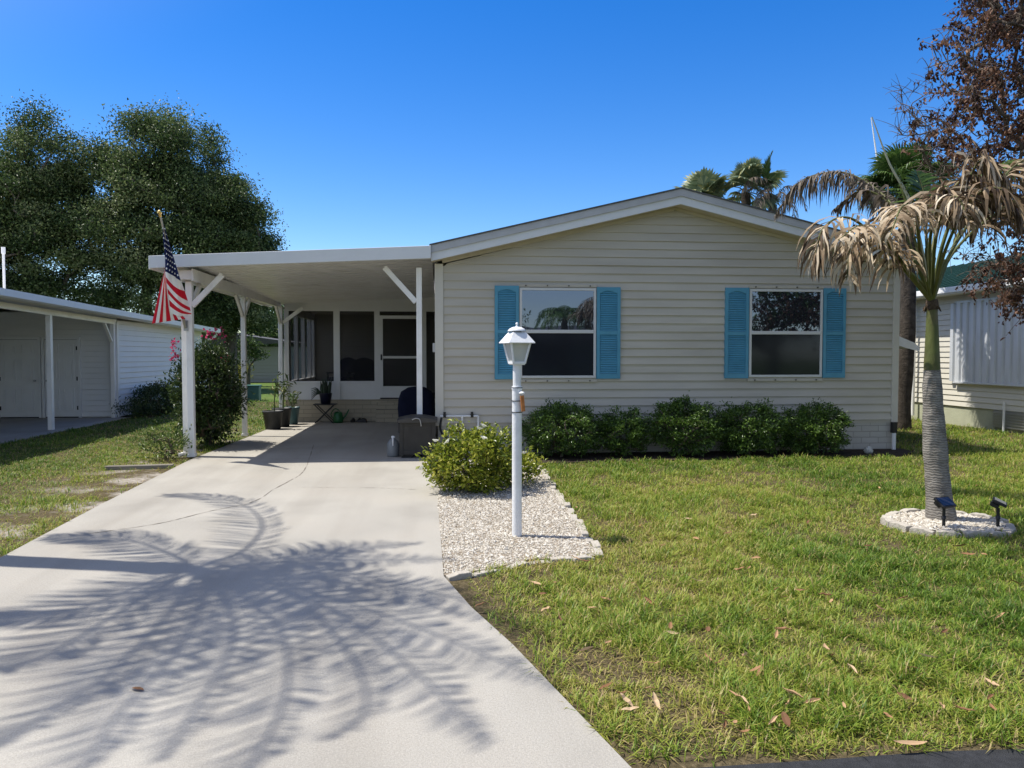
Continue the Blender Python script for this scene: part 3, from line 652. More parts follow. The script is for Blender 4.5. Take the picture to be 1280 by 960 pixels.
# downspout with elbow beside the front post
m = MB(); m.tube(curve([(-4.28, 12.5, 2.88), (-4.2, 12.48, 2.72), (-4.05, 12.46, 2.62), (-3.99, 12.46, 2.5)], 10), .032, 8); m.box(-4.03, -3.955, 12.42, 12.5, .08, 2.52)
m.tube(curve([(-3.99, 12.46, .12), (-4.0, 12.44, .05), (-4.08, 12.36, .03)], 8), .034, 8); m.build('downspout', M_white, carport)
m = MB(); m.box(-3.80, -3.74, 18.56, 18.62, .0, 2.75); m.build('post', M_white, carport)

# ------------------------------------------------------------------ screened porch at the back of the carport
porch = thing('screened_porch', 'screened porch with storm door on a pale brick base behind carport', 'porch', (-1.9, 18.7, 0))
YP = 18.64
M_brick = brickmat('cream_brick', lin(.50, .44, .33), lin(.44, .38, .28), lin(.30, .27, .22), 1, 1, .40, .10)
MB().box(-3.66, -.06, YP, YP+.2, -.05, .53).build('brick_base', M_brick, porch)
m = MB(); m.box(-3.66, -1.53, YP+.02, YP+.07, .53, .945); m.build('kick_panel', M_white2, porch)
for x0, x1 in ((-3.68, -3.57), (-2.52, -2.37), (-1.55, -1.42), (-.40, -.30)):
    MB().box(x0, x1, YP-.01, YP+.09, .53, 2.70).build('frame_post', M_white2, porch, bevel=.005)
MB().box(-3.66, -.06, YP-.005, YP+.085, 2.66, 3.12).build('header', M_white2, porch)
MB().box(-3.57, -1.55, YP-.008, YP+.085, .93, .975).build('sill_rail', M_white2, porch)
for x0, x1 in ((-3.57, -2.52), (-2.37, -1.55)): MB().box(x0, x1, YP+.035, YP+.038, .975, 2.66).build('insect_screen', M_mesh, porch)
MB().box(-1.42, -.40, YP+.035, YP+.038, 2.56, 2.66).build('insect_screen', M_mesh, porch); MB().box(-.30, -.06, YP+.035, YP+.038, .5, 2.66).build('insect_screen', M_mesh, porch)
m = MB(); a0, a1 = -1.42, -.40; t = .075
m.box(a0, a0+t, YP-.02, YP+.02, .57, 2.56); m.box(a1-t, a1, YP-.02, YP+.02, .57, 2.56); m.box(a0+t, a1-t, YP-.019, YP+.02, 2.48, 2.56); m.box(a0+t, a1-t, YP-.019, YP+.02, .57, .85); m.box(a0+t, a1-t, YP-.019, YP+.02, 1.52, 1.58)
door = m.build('screen_door', M_white2, porch, bevel=.004)
MB().box(a0+t, a1-t, YP-.002, YP+.002, .85, 2.48).build('insect_screen', M_mesh, door)
m = MB(); m.box(a0+.02, a0+.055, YP-.055, YP-.02, 1.48, 1.62); m.build('handle', M_black, door, bevel=.005)
m = MB(); m.box(-1.5, -.3, 18.30, YP, -.02, .30); m.box(-1.5, -.3, 18.47, YP, .30, .46); m.build('brick_step', M_brick, porch)
# room behind the screens
M_tansid = mat('tan_siding', lin(.42, .39, .33), .6, .3, vary=.05)
m = MB(); m.box(-3.66, -.06, YP+.09, 22.6, .40, .50); m.build('porch_floor', mat('porch_carpet', lin(.10, .10, .10), .95, .1), porch)
m = MB(); siding(m, (0, 22.5, 0), (1, 0, 0), (0, -1, 0), .5, 2.8, lambda z: (-3.66, -.06)); m.box(-3.7, -.04, 22.5, 22.6, .5, 2.9); m.box(-3.7, -.04, YP+.1, 22.6, 2.78, 2.88); m.build('back_wall', M_tansid, porch)
m = MB()
for y0, y1 in ((18.73, 18.85), (19.75, 19.85), (20.75, 20.85), (21.7, 21.8), (22.3, 22.5)): m.box(-3.66, -3.56, y0, y1, .5, 2.78)
m.box(-3.66, -3.56, 18.73, 22.5, .5, .98); m.box(-3.66, -3.56, 18.73, 22.5, 2.6, 2.78); m.build('side_wall', M_white2, porch)
MB().box(-3.625, -3.615, 18.85, 22.3, .98, 2.6).build('side_pane', see_through('side_screen', lin(.03, .03, .03), .2), porch)
def patio_chair(x, y, rz, lab):
    t = thing('patio_chair', lab, 'chair', (x, y, .5)); m = MB()
    m.box(-.28, .28, -.26, .28, .40, .50); s = m.build('seat', M_navy, None, bevel=.03); s.parent = t
    n = 10; xs = np.linspace(-.29, .29, n); zt = .92+.12*np.sin(np.linspace(0, math.pi, n)); m = MB()
    V = [(x_, .26, .5) for x_ in xs]+[(x_, .33, z_) for x_, z_ in zip(xs, zt)]; V += [(x_, y_+.06, z_) for x_, y_, z_ in V]
    m.arr(V, [(i, i+1, n+i+1, n+i) for i in range(n-1)]+[(2*n+i, 3*n+i, 3*n+i+1, 2*n+i+1) for i in range(n-1)]+[(n+i, n+i+1, 3*n+i+1, 3*n+i) for i in range(n-1)])
    m.build('backrest', M_navy, None).parent = t
    for sx in (-1, 1):
        m = MB(); m.box(sx*.30-.03, sx*.30+.03, -.25, .3, .60, .64); m.build('armrest', M_black, None).parent = t
        for yy_ in (-.22, .26):
            m = MB(); m.tube([(sx*.3, yy_, 0), (sx*.3, yy_, .61)], .02, 6); m.build('leg', M_black, None).parent = t
    t.rotation_euler.z = rz
patio_chair(-1.90, 20.2, .25, 'dark cushioned chair with rounded back inside the screened porch')
patio_chair(-2.65, 21.2, -.4, 'dark chair deeper inside the porch, left of the rounded one')

# ------------------------------------------------------------------ lamp post
lx, ly = .683, 6.64
lamp = thing('lamp_post', 'white garden lamp post with four sided lantern standing in gravel', 'lamp post', (lx, ly, 0))
M_lamp = mat('chalky_white_paint', lin(.74, .75, .76), .5, .35, vary=.06, vscale=14, dirt=lin(.45, .44, .42), dscale=5, damt=.4, bump=.1, bscale=40)
m = MB(); m.tube([(lx, ly, -.03), (lx, ly, 1.30)], .043, 20); m.tube([(lx, ly, 1.30), (lx, ly, 1.325)], .047, 20); m.tube([(lx, ly, 1.30), (lx, ly, 1.52)], .036, 20); m.build('post', M_lamp, lamp)
ra = R(45+17)
def sq(prof, name, mt, parent, smooth=False): return MB().lathe([(r*math.sqrt(2), z) for r, z in prof], (lx, ly, 0), 4, rot=ra, smooth=smooth).build(name, mt, parent)
sq([(0, 1.515), (.052, 1.515), (.058, 1.54), (.0, 1.54)], 'lantern_base', M_lamp, lamp)
fr = MB()
c4 = [np.array((math.cos(ra+k*math.pi/2), math.sin(ra+k*math.pi/2), 0))*math.sqrt(2) for k in range(4)]
cc = np.array((lx, ly, 0))
for k in range(4):
    a = cc+c4[k]*.054+(0, 0, 1.535); b = cc+c4[k]*.090+(0, 0, 1.715); fr.bar(a, b, .016, .016, up=(c4[k][1], -c4[k][0], 0))
    a2 = cc+c4[(k+1) % 4]*.054+(0, 0, 1.535); b2 = cc+c4[(k+1) % 4]*.090+(0, 0, 1.715); fr.bar(a, a2, .018, .02); fr.bar(b, b2, .016, .016)
fr.build('lantern_frame', M_lamp, lamp)
gl = MB()
for k in range(4):
    q = [c4[k]*.050+(0, 0, 1.535), c4[(k+1) % 4]*.050+(0, 0, 1.535), c4[(k+1) % 4]*.087+(0, 0, 1.715), c4[k]*.087+(0, 0, 1.715)]; gl.poly([cc+x for x in q])
gl.build('lantern_glass', M_frost, lamp)
MB().lathe([(0, 1.58), (.02, 1.585), (.032, 1.62), (.03, 1.65), (.015, 1.68), (0, 1.69)], (lx, ly, 0), 14).build('bulb', mat('bulb_glass', lin(.75, .74, .66), .3, .5), lamp)
sq([(.120, 1.703), (.122, 1.71), (.063, 1.795), (.058, 1.80), (0, 1.80)], 'lantern_roof', M_lamp, lamp)
sq([(.03, 1.80), (.03, 1.812), (.06, 1.812)], 'vent_collar', M_dkgrey, lamp)
m = MB(); m.lathe([(.080, 1.808), (.082, 1.814), (.066, 1.832), (.04, 1.845), (.012, 1.85), (.008, 1.865), (.014, 1.873), (.008, 1.885), (0, 1.888)], (lx, ly, 0), 20); m.build('finial_cap', M_lamp, lamp)
m = MB(); m.lathe([(0, 1.262), (.026, 1.262), (.028, 1.272), (.012, 1.282), (0, 1.283)], (lx+.038, ly-.045, 0), 12); m.build('photocell', mat('photocell_white', lin(.85, .85, .83), .4), lamp)
M_org = mat('orange_wood', lin(.45, .17, .05), .6, .3, vary=.2, vscale=30)
tg = MB(); tg.box(-.017, .017, -.006, .006, -.07, .07); tg.box(-.01, .01, -.0075, -.0062, .03, .045)
o = tg.build('name_tag', M_org, None, bevel=.002); o.parent = lamp; o.location = (.045, -.052, 1.178); o.rotation_euler = (0, R(-6), R(25))
for z in (1.20, 1.10, 1.315):
    m = MB(); m.tube([(lx+.046*math.cos(a), ly+.046*math.sin(a), z) for a in np.linspace(0, 6.28, 17)], .004, 5); m.build('cable_tie', M_black, lamp)

# ------------------------------------------------------------------ flag
flag = thing('flag', 'stars and stripes flag hanging limp from a tilted pole on the carport post', 'flag', (-3.92, 12.28, 2.05))
P0 = np.array((-3.92, 12.26, 2.06)); P1 = W(200.5, 270, 11.35)
MB().tube([P0, P1], .0135, 8).build('pole', mat('pale_wood_pole', lin(.45, .40, .32), .5, .4, vary=.1), flag)
dp = unit(P1-P0); m = MB()
m.tube([P1-dp*.01, P1+dp*.03], .018, 10)
th = np.linspace(-math.pi/2, math.pi/2, 9); m.tube([P1+dp*(.055+.032*math.sin(a)) for a in th], [max(.003, .032*math.cos(a)) for a in th], 12); m.build('finial', M_gold, flag)
m = MB(); m.bar(P0-dp*.03, P0+dp*.13, .035, .035); m.box(-3.95, -3.885, 12.28, 12.305, 1.98, 2.14); m.build('bracket', M_steel, flag)
def fp(px, py, dy=0):       # on the hanging plane of the cloth
    Y0 = 12.05-(405-py)/135*.55
    return W(px, py, Y0-dy-.10)
M_red = mat('flag_red', lin(.58, .015, .035), .8, .15, vary=.05); M_fw = mat('flag_white', lin(.84, .82, .80), .8, .15, vary=.04); M_fb = mat('flag_blue', lin(.018, .026, .10), .8, .15, vary=.1)
cl = MB()
def patch(fn, nu, nv, mfn):
    g_ = [[fn(i/nu, j/nv) for j in range(nv+1)] for i in range(nu+1)]
    V = np.array(g_).reshape(-1, 3); f = []; mm = []
    for i in range(nu):
        for j in range(nv):
            a = i*(nv+1)+j; f.append((a, a+1, a+nv+2, a+nv+1)); mm.append(mfn((i+.5)/nu, (j+.5)/nv))
    cl.arr(V, f, mi=np.array(mm), smooth=True)
L2 = lambda a, b, t: (a[0]+(b[0]-a[0])*t, a[1]+(b[1]-a[1])*t)
def ev(poly, t):
    c = curve([(*q, 0) for q in poly], 41); i = t*40; k = min(int(i), 39); q = c[k]*(1-(i-k))+c[k+1]*(i-k); return (q[0], q[1])
# canton: v down, u across
cL = [(203.0, 281), (204, 300), (206, 320), (206.5, 340)]; cR = [(205.0, 281), (212, 305), (219, 328), (226, 351)]
patch(lambda u, v: fp(*L2(ev(cL, v), ev(cR, v), u), .05*math.sin(u*7+1)*(.3+v*.7)+.02), 16, 30, lambda u, v: 2)
# stripes that follow the pole (front fold)
sL = [(206.5, 339), (208.5, 356), (211, 372), (213, 391)]; sR = [(226, 350), (230.5, 364), (234.5, 379), (239, 393)]
def fr_(u, v):
    vv = v; a = ev(sL, vv); b = ev(sR, min(1, vv*.78+.22)) ; b = ev([(226, 350), (231, 364), (236, 380), (239.5, 393)], 1-(1-vv)**2.6)
    q = L2(a, b, u); sagp = 3.5*math.sin(u*math.pi)*(1 if v > .05 else 0)
    return fp(q[0], q[1]+sagp, .05*math.sin(u*6+.5)+.02*math.sin(u*13+v*3)+.03)
patch(fr_, 16, 28, lambda u, v: (1, 0)[int(v*7) % 2] if v < .999 else 0)
# fly end hanging down behind-left, stripes fanning downward
tL = [(206.5, 336), (202, 352), (196, 378), (189.8, 404.5)]; tR = [(207, 340), (213, 368), (222, 388), (232, 398.5)]
def fl_(u, v):
    q = L2(ev(tL, v), ev(tR, v), u); return fp(q[0], q[1], .045*math.sin(u*9)*v-.03)
patch(fl_, 28, 18, lambda u, v: 0 if int(u*9) % 2 == 0 else 1)
# stars
for r_ in range(9):
    for c_ in range(4 if r_ % 2 else 5):
        u = (c_+.5+(.5 if r_ % 2 else 0))/5; v = .07+r_*.105
        if u > .97: continue
        ctr = fp(*L2(ev(cL, v), ev(cR, v), u), .05*math.sin(u*7+1)*(.3+v*.7)+.02+.006); s_ = .013+.009*v
        pts = [ctr+np.array((math.sin(k*math.pi/5)*(s_ if k % 2 == 0 else s_*.42)*(.8), 0, math.cos(k*math.pi/5)*(s_ if k % 2 == 0 else s_*.42))) for k in range(10)]
        cl.arr([ctr]+pts, [(0, 1+k, 1+(k+1) % 10) for k in range(10)], mi=1)
cl.build('flag_cloth', [M_red, M_fw, M_fb], flag)

# ------------------------------------------------------------------ things under the carport
M_box = mat('weathered_storage_resin', lin(.042, .039, .034), .6, .3, vary=.12, vscale=7, dirt=lin(.085, .08, .07), dscale=4, damt=.4, bump=.2, bscale=40)
t = thing('storage_box', 'dark grey resin storage box with domed lid beside the house corner', 'storage box', (-.33, 12.05, 0))
m = MB(); x0, x1, y0, y1 = -.615, -.055, 11.86, 12.24
m.prism([(x0+.015, y0+.015), (x1-.015, y0+.015), (x1-.015, y1), (x0+.015, y1)], .07, .565)
for a, b in ((x0, x0+.06), (x1-.06, x1)): m.box(a, b, y0, y0+.05, .03, .56)
m.box(x0+.06, x1-.06, y0+.002, y0+.05, .05, .12); m.box(x0+.06, x1-.06, y0+.002, y0+.05, .50, .56)
m.build('body', M_box, t, bevel=.006)
for a, b in ((x0+.03, x0+.2), (x1-.2, x1-.03)): MB().box(a, b, y0+.05, y0+.15, 0, .05).build('foot', M_black, t)
m = MB(); n = 10; xs = np.linspace(x0-.03, x1+.03, n)
for ya, yb in ((y0-.035, y1+.02),):
    zt = .60+.045*np.sin(np.linspace(0, math.pi, n))
    V = [(x, ya, .555) for x in xs]+[(x, ya, z-.012) for x, z in zip(xs, zt)]+[(x, ya+.03, z) for x, z in zip(xs, zt)]+[(x, yb, z+.01) for x, z in zip(xs, zt)]+[(x, yb, .555) for x in xs]
    m.arr(V, [(k*n+i, k*n+i+1, (k+1)*n+i+1, (k+1)*n+i) for k in range(4) for i in range(n-1)]+[(0, n, 2*n, 3*n, 4*n), (n-1, 5*n-1, 4*n-1, 3*n-1, 2*n-1)])
m.build('lid', M_dkgrey, t)
m = MB(); m.tube(curve([(x0+.2, y0-.045, .60), (x0+.26, y0-.05, .625), (x0+.32, y0-.045, .60), (x0+.34, y0-.04, .5)], 12), .010, 6); m.build('strap', M_steel, t)

t = thing('plastic_jug', 'whitish translucent jug standing left of the storage box', 'jug', (-.72, 12.1, 0))
MB().lathe([(0, .09), (.095, .09), (.10, .12), (.10, .28), (.07, .34), (.03, .37), (.028, .39), (0, .39)], (-.72, 12.1, -.09), 16).build('bottle', mat('milky_plastic', lin(.20, .21, .21), .4, .4), t)
m = MB(); m.lathe([(.032, .295), (.032, .325), (0, .327)], (-.72, 12.1, 0), 12); m.tube(curve([(-.72, 12.02, .30), (-.72, 11.99, .26), (-.72, 12.0, .18)], 8), .012, 6); m.build('cap', M_white2, t)

t = thing('covered_grill', 'barbecue grill under a dark navy fabric cover near the screen door', 'grill', (-.45, 15.2, 0))
m = MB(); n = 20; th = np.linspace(0, 2*math.pi, n, endpoint=False); prof = [(.36, .27, .06), (.355, .265, .3), (.37, .28, .55), (.36, .27, .72), (.30, .22, .88), (.16, .12, .965), (0, 0, .985)]
V = []
for a, b, z in prof: V += [(-.44+a*np.sign(math.cos(q))*abs(math.cos(q))**.6*(1+.03*math.sin(7*q+z*5)), 15.2+b*np.sign(math.sin(q))*abs(math.sin(q))**.6, z) for q in th]
m.arr(V, [(i*n+j, i*n+(j+1) % n, (i+1)*n+(j+1) % n, (i+1)*n+j) for i in range(6) for j in range(n)], smooth=True); m.build('cover', M_navy, t)
for xx, yy in ((-.7, 15.02), (-.2, 15.02), (-.7, 15.38), (-.2, 15.38)): MB().tube([(xx-.02, yy, .05), (xx+.02, yy, .05)], .05, 12).build('caster', M_black, t)

M_terr = mat('charcoal_pot', lin(.035, .037, .04), .55, .4, vary=.15, dirt=lin(.10, .10, .10), dscale=6, damt=.3); M_teal = mat('teal_glazed_pot', lin(.06, .13, .15), .4, .5, vary=.2, dirt=lin(.20, .20, .18), dscale=5, damt=.4)
M_plant = leafmat('pot_plant_leaf', [lin(.03, .07, .015), lin(.08, .14, .03), lin(.20, .24, .07), lin(.35, .33, .16)], .5, .3)
M_soil2 = mat('potting_soil', lin(.03, .022, .015), .95, .1)
def pot(label, x, y, r, h, mt):
    t = thing('plant_pot', label, 'plant pot', (x, y, 0)); MB().lathe([(0, 0), (r*.72, 0), (r*.95, h*.9), (r, h*.9), (r*1.02, h), (r*.93, h), (r*.88, h*.85)], (x, y, 0), 24).build('pot_body', mt, t)
    MB().lathe([(0, h*.86), (r*.9, h*.86)], (x, y, 0), 20).build('soil', M_soil2, t); return t
t1 = pot('tapered charcoal plant pot in front, closest to the carport opening', -3.58, 16.85, .22, .40, M_terr)
t2 = pot('charcoal plant pot half hidden behind the front pot', -3.50, 17.42, .21, .42, M_terr)
t3 = pot('teal glazed plant pot beside the brick porch base', -3.40, 18.0, .185, .40, M_teal)
def potplant(t, x, y, z0, h, nst, g, lean=.12, ll=.15):
    m = MB(); tips = []
    for k in range(nst):
        a = g.uniform(0, 6.28); q = curve([(x+.03*math.cos(a), y+.03*math.sin(a), z0), (x+lean*.4*math.cos(a), y+lean*.4*math.sin(a), z0+h*.5), (x+lean*math.cos(a)*1.2, y+lean*math.sin(a)*1.2, z0+h*g.uniform(.75, 1.05))], 8); m.tube(q, np.linspace(.013, .006, 8), 6); tips += [q[7], q[5], q[4]]
    m.build('stem', M_stem, t); m = MB()
    for q in tips:
        k = 7; C = q+g.normal(size=(k, 3))*.06; A = rdir(k, g)*.8+np.array((0, 0, -.25)); leaves(m, C, A, rdir(k, g)+(0, 0, 1.), g.uniform(.7, 1.2, k)*ll, g.uniform(.7, 1.2, k)*ll*.22, g.random(k))
    m.build('foliage', M_plant, t)
g1 = np.random.default_rng(4)
potplant(t1, -3.58, 16.85, .33, .85, 2, g1); potplant(t2, -3.50, 17.42, .33, .75, 2, g1); potplant(t3, -3.40, 18.0, .33, .35, 2, g1)
# folding stand with a succulent pot
t = thing('folding_stand', 'small black folding stand with crossed legs by the porch wall', 'plant stand', (-2.68, 18.25, 0))
m = MB(); m.box(-2.93, -2.42, 18.08, 18.44, .43, .455); m.build('tabletop', M_black, t, bevel=.005)
for yy in (18.12, 18.40):
    for a, b in ((-2.90, -2.46), (-2.46, -2.90)): MB().bar((a, yy+(.012 if a < b else -.012), 0), (b, yy+(.012 if a < b else -.012), .44), .022, .03, up=(0, 1, 0)).build('leg', M_black, t)
t = thing('succulent_pot', 'dark blue pot of upright spiky succulents on the folding stand', 'potted plant', (-2.66, 18.25, .455))
MB().lathe([(0, .455), (.11, .455), (.15, .70), (.16, .705), (.14, .71), (.13, .68), (0, .68)], (-2.66, 18.25, 0), 20).build('pot_body', mat('dark_blue_glaze', lin(.012, .015, .04), .3, .5), t)
m = MB(); g = np.random.default_rng(9)
for k in range(26):
    a = g.uniform(0, 6.28); r = g.uniform(0, .11); b = np.array((-2.66+r*math.cos(a), 18.25+r*math.sin(a), .68)); h = g.uniform(.18, .42); m.tube(curve([b, b+(r*.3*math.cos(a), r*.3*math.sin(a), h*.6), b+(r*.5*math.cos(a)+g.normal()*.02, r*.5*math.sin(a), h)], 6), [.022, .026, .024, .02, .014, .004], 6)
for k in range(6):
    a = math.pi+g.uniform(-.6, .6); m.tube(curve([(-2.76, 18.2, .70), (-2.86, 18.15, .74+.03*k-.06), (-2.97, 18.1, .66+.05*k-.1)], 6), np.linspace(.02, .006, 6), 6)
m.build('succulent_stems', mat('dark_succulent', lin(.03, .05, .03), .5, .4, vary=.3), t)
t = thing('watering_can', 'green plastic watering can on the concrete by the porch wall', 'watering can', (-2.38, 18.3, 0))
M_can = mat('green_plastic', lin(.02, .13, .04), .35, .5)
MB().lathe([(0, 0), (.11, 0), (.12, .06), (.10, .22), (.075, .26), (.06, .25), (.07, .2)], (-2.38, 18.3, 0), 18).build('body', M_can, t)
m = MB(); m.tube(curve([(-2.29, 18.3, .07), (-2.2, 18.3, .18), (-2.13, 18.3, .31)], 8), np.linspace(.025, .012, 8), 8); m.build('spout', M_can, t)
m = MB(); m.tube(curve([(-2.48, 18.3, .08), (-2.55, 18.3, .2), (-2.46, 18.3, .33), (-2.36, 18.3, .29), (-2.36, 18.3, .24)], 14), .012, 8); m.build('handle', M_can, t)
def shoe(x, y, rz, lab):
    t = thing('shoe', lab, 'shoe', (x, y, 0), 'shoes by the porch step'); m = MB(); n = 10; V = []; ys = np.linspace(0, .28, n)
    wv = [.03, .04, .042, .038, .036, .04, .046, .048, .042, .02]; hv = [.07, .095, .10, .10, .09, .075, .06, .05, .042, .02]
    for y_, w_, h_ in zip(ys, wv, hv): V += [(-w_, y_, .012), (-w_*.95, y_, h_*.6), (-w_*.5, y_, h_), (w_*.5, y_, h_), (w_*.95, y_, h_*.6), (w_, y_, .012)]
    m.arr(V, [(i*6+j, i*6+j+1, i*6+j+7, i*6+j+6) for i in range(n-1) for j in range(5)]+[(0, 1, 2, 3, 4, 5)][:0], smooth=True); m.arr(V[:6], [(0, 1, 2, 3, 4, 5)]); m.build('upper', M_black, None).parent = t
    m = MB(); m.prism([(-.045, -.005), (.045, -.005), (.05, .2), (.03, .29), (-.03, .29), (-.05, .2)], 0, .014); m.build('sole', M_dkgrey, None).parent = t; t.rotation_euler.z = rz
shoe(-2.02, 18.35, .3, 'left shoe of the black pair farther from the brick step'); shoe(-1.88, 18.36, .2, 'right shoe of the black pair farther from the brick step'); shoe(-1.72, 18.3, 1.2, 'black shoe lying nearest to the brick step')

# ------------------------------------------------------------------ shrubs
M_hedge = leafmat('hedge_leaf', [lin(.02, .045, .010), lin(.055, .11, .02), lin(.125, .215, .035), lin(.24, .34, .07)], .34, .25, .5)
M_ylw = leafmat('lime_shrub_leaf', [lin(.03, .055, .006), lin(.11, .16, .014), lin(.26, .31, .03), lin(.42, .43, .06), lin(.55, .52, .13)], .3, .28, .5)
M_dark = leafmat('dark_shrub_leaf', [lin(.012, .03, .008), lin(.03, .06, .015), lin(.07, .11, .028), lin(.12, .16, .05)], .35, .22, .5)
M_pink = leafmat('magenta_bract', [lin(.30, .01, .06), lin(.55, .03, .14), lin(.60, .10, .22)], .6, .4)
M_flow = leafmat('white_petal', [lin(.70, .70, .64), lin(.80, .80, .74)], .6, .3)
def shrub(name, label, cat, c, rad, ncl, nleaf, ll, mt, group=None, seed=0, shape=.28, base=None, stemr=.006, spread=.10, flat=.0, ydrop=0):
    """multi-stemmed bush: stems to leaf clusters, each cluster a sprig of real leaves"""
    g = np.random.default_rng(seed); c = np.asarray(c, float); rad = np.asarray(rad, float); t = thing(name, label, cat, (c[0], c[1], 0), group)
    cs = blob(ncl, c, rad, g, .55); cs = cs[cs[:, 2] > .06]
    ch, _ = branch((c[0], c[1], 0), cs[::3], r_tip=stemr, jitter=.12, start=[(c[0], c[1], -.03), (c[0]+.02, c[1], .06)], g=g, r_root=.03)
    trunk_mb(ch, 5, 6).build('stem', M_twig, t)
    m = MB(); k = nleaf//len(cs)
    for q in cs:
        kk = max(4, int(k*g.uniform(.5, 1.5))); C = q+g.normal(size=(kk, 3))*spread*np.array((1, 1, .8)); C[:, 2] = np.maximum(C[:, 2], .03)
        outw = unit(q-c+(0, 0, .15)); A = rdir(kk, g)*.8+outw*.9; Nn = rdir(kk, g)*.6+outw*.6+(0, 0, .5)
        tt = np.clip(g.normal(.45, .22, kk)+.12*g.normal(), 0, .99); leaves(m, C, A, Nn, g.uniform(.7, 1.25, kk)*ll, g.uniform(.75, 1.2, kk)*ll*.42, np.maximum(tt, .001))
    m.build('foliage', mt, t); return t, cs, g
HB = [((1.92, 11.85, .42), (.66, .50, .42), 'broadest hedge shrub, behind the lamp post under the reflecting window'), ((2.93, 11.88, .36), (.42, .42, .36), 'smallest hedge shrub, squeezed between two broad ones below the wall'),
      ((3.90, 11.85, .45), (.60, .48, .43), 'hedge shrub between the two windows with a shoot sticking up'), ((4.98, 11.85, .43), (.56, .48, .42), 'hedge shrub under the left edge of the tree reflecting window'),
      ((6.08, 11.85, .40), (.58, .48, .40), 'hedge shrub under the right half of the right house window, last of the row')]
for i, (c, r, lb) in enumerate(HB):
    t, cs, g = shrub('hedge_shrub', lb, 'shrub', c, r, 260 if i != 1 else 170, 10500 if i != 1 else 6500, .046, M_hedge, 'hedge shrubs along the front wall', seed=30+i, spread=.045)
    if i == 2:
        m = MB(); m.tube(curve([(3.9, 11.8, .7), (3.95, 11.8, .86), (3.96, 11.8, .98)], 6), .006, 5); m.build('shoot', M_twig, t)
        m = MB(); k = 30; C = np.array((3.955, 11.8, .9))+g.normal(size=(k, 3))*np.array((.025, .025, .06)); leaves(m, C, rdir(k, g)+(0, 0, .8), rdir(k, g), .05, .02, g.uniform(.1, .9, k)); m.build('shoot_leaves', M_hedge, t)
M_rose = leafmat('rose_leaf', [lin(.03, .06, .012), lin(.07, .12, .02), lin(.14, .19, .05), lin(.25, .28, .10)], .4, .3)
t, cs, g = shrub('flowering_shrub', 'lime green shrub with white blossoms spilling over the drive edge', 'shrub', (.41, 8.95, .36), (.51, .52, .40), 190, 7600, .06, M_ylw, seed=51, spread=.06)
m = MB()
for q in cs[(cs[:, 2] > .2) & (g.random(len(cs)) < .09)]:
    q = q+unit(q-np.array((.46, 8.95, .3)))*.13; k = 6; a = np.arange(k)*6.283/k; A = np.stack([np.cos(a), np.sin(a), np.full(k, .9)], 1); Rm = np.array(Matrix.Rotation(g.uniform(0, 1.2), 3, Vector(rdir(1, g)[0]))); A = A@Rm.T
    leaves(m, q+A*.024, A, np.tile(np.array((0, 0, 1.))@Rm.T, (k, 1)), .046, .036, g.uniform(.1, 1, k), fold=.5)
m.build('blossom', M_flow, t)
t, cs, g = shrub('low_shrub', 'loose low green shrub hanging over gravel right of the lamp post', 'shrub', (1.0, 9.4, .18), (.22, .36, .20), 40, 1000, .065, M_ylw, seed=52, spread=.075)
t, cs, g = shrub('bougainvillea', 'tall dark bougainvillea bush with magenta flowers behind the carport post', 'bush', (-4.06, 13.9, .93), (.50, .72, .88), 330, 14000, .07, M_dark, seed=61, spread=.10)
m = MB(); q0 = cs[(cs[:, 2] > 1.45)]
extra = [(-4.5, 13.5, 1.55), (-4.45, 13.4, 1.75), (-3.9, 13.4, 1.92), (-3.72, 13.4, 1.93)]
for q in list(q0[:1])+[np.array(e) for e in extra]:
    k = 22; C = q+(0, 0, .02)+g.normal(size=(k, 3))*.055; leaves(m, C, rdir(k, g), rdir(k, g), .05, .042, g.uniform(.05, 1, k))
m.build('blossom', M_pink, t)
t, cs, g = shrub('rose_bush', 'small sparse green bush at the foot of the front carport post', 'bush', (-4.22, 12.15, .24), (.34, .30, .26), 40, 620, .06, M_rose, seed=71, spread=.085)

# ------------------------------------------------------------------ edging stones
M_edge = mat('weathered_edging_concrete', lin(.42, .385, .33), .9, .15, vary=.18, vscale=8, dirt=lin(.22, .21, .17), dscale=7, damt=.6, bump=.6, bscale=40)
def edging(x, y, ang, L, label, group, h=.075, d=.075, seed=0):
    g = np.random.default_rng(seed); n = 8; V = []; m = MB(); hx = L/2*.95
    us = np.linspace(-1, 1, n)
    prof = [(u*hx, (h*(.72+.28*math.cos(u*1.35)))*g.uniform(.92, 1.06)) for u in us]
    for s in (-1, 1): V += [(u, s*d/2*(1+.05*g.normal()), -.04) for u, _ in prof]+[(u, s*d/2*.9, z) for u, z in prof]
    f = [(i, i+1, n+i+1, n+i) for i in range(n-1)]+[(2*n+i, 3*n+i, 3*n+i+1, 2*n+i+1) for i in range(n-1)]+[(n+i, n+i+1, 3*n+i+1, 3*n+i) for i in range(n-1)]+[(0, n, 3*n, 2*n), (n-1, 3*n-1, 4*n-1, 2*n-1)]
    m.arr(V, f); o = m.build('edging_stone', M_edge, None, bevel=.006); o.location = (x, y, g.uniform(-.045, -.018)); o.rotation_euler = (g.normal()*.06, g.normal()*.05, ang+g.normal()*.05)
    return tag(o, label, 'edging stone', group)
k = 0
LE1 = 'short scalloped concrete edging stone along the lawn side of the lamp post gravel'
for i in range(23):
    y = 6.02+i*.215; x = 1.25+(y-5.92)*.034+.02*math.sin(i*1.7); edging(x+.03, y, math.pi/2-.04, .21, LE1, 'edging stones on the lawn side of the gravel', .05, .07, i); k += 1
LE2 = 'sunken concrete edging stone along the street side of the lamp post gravel'
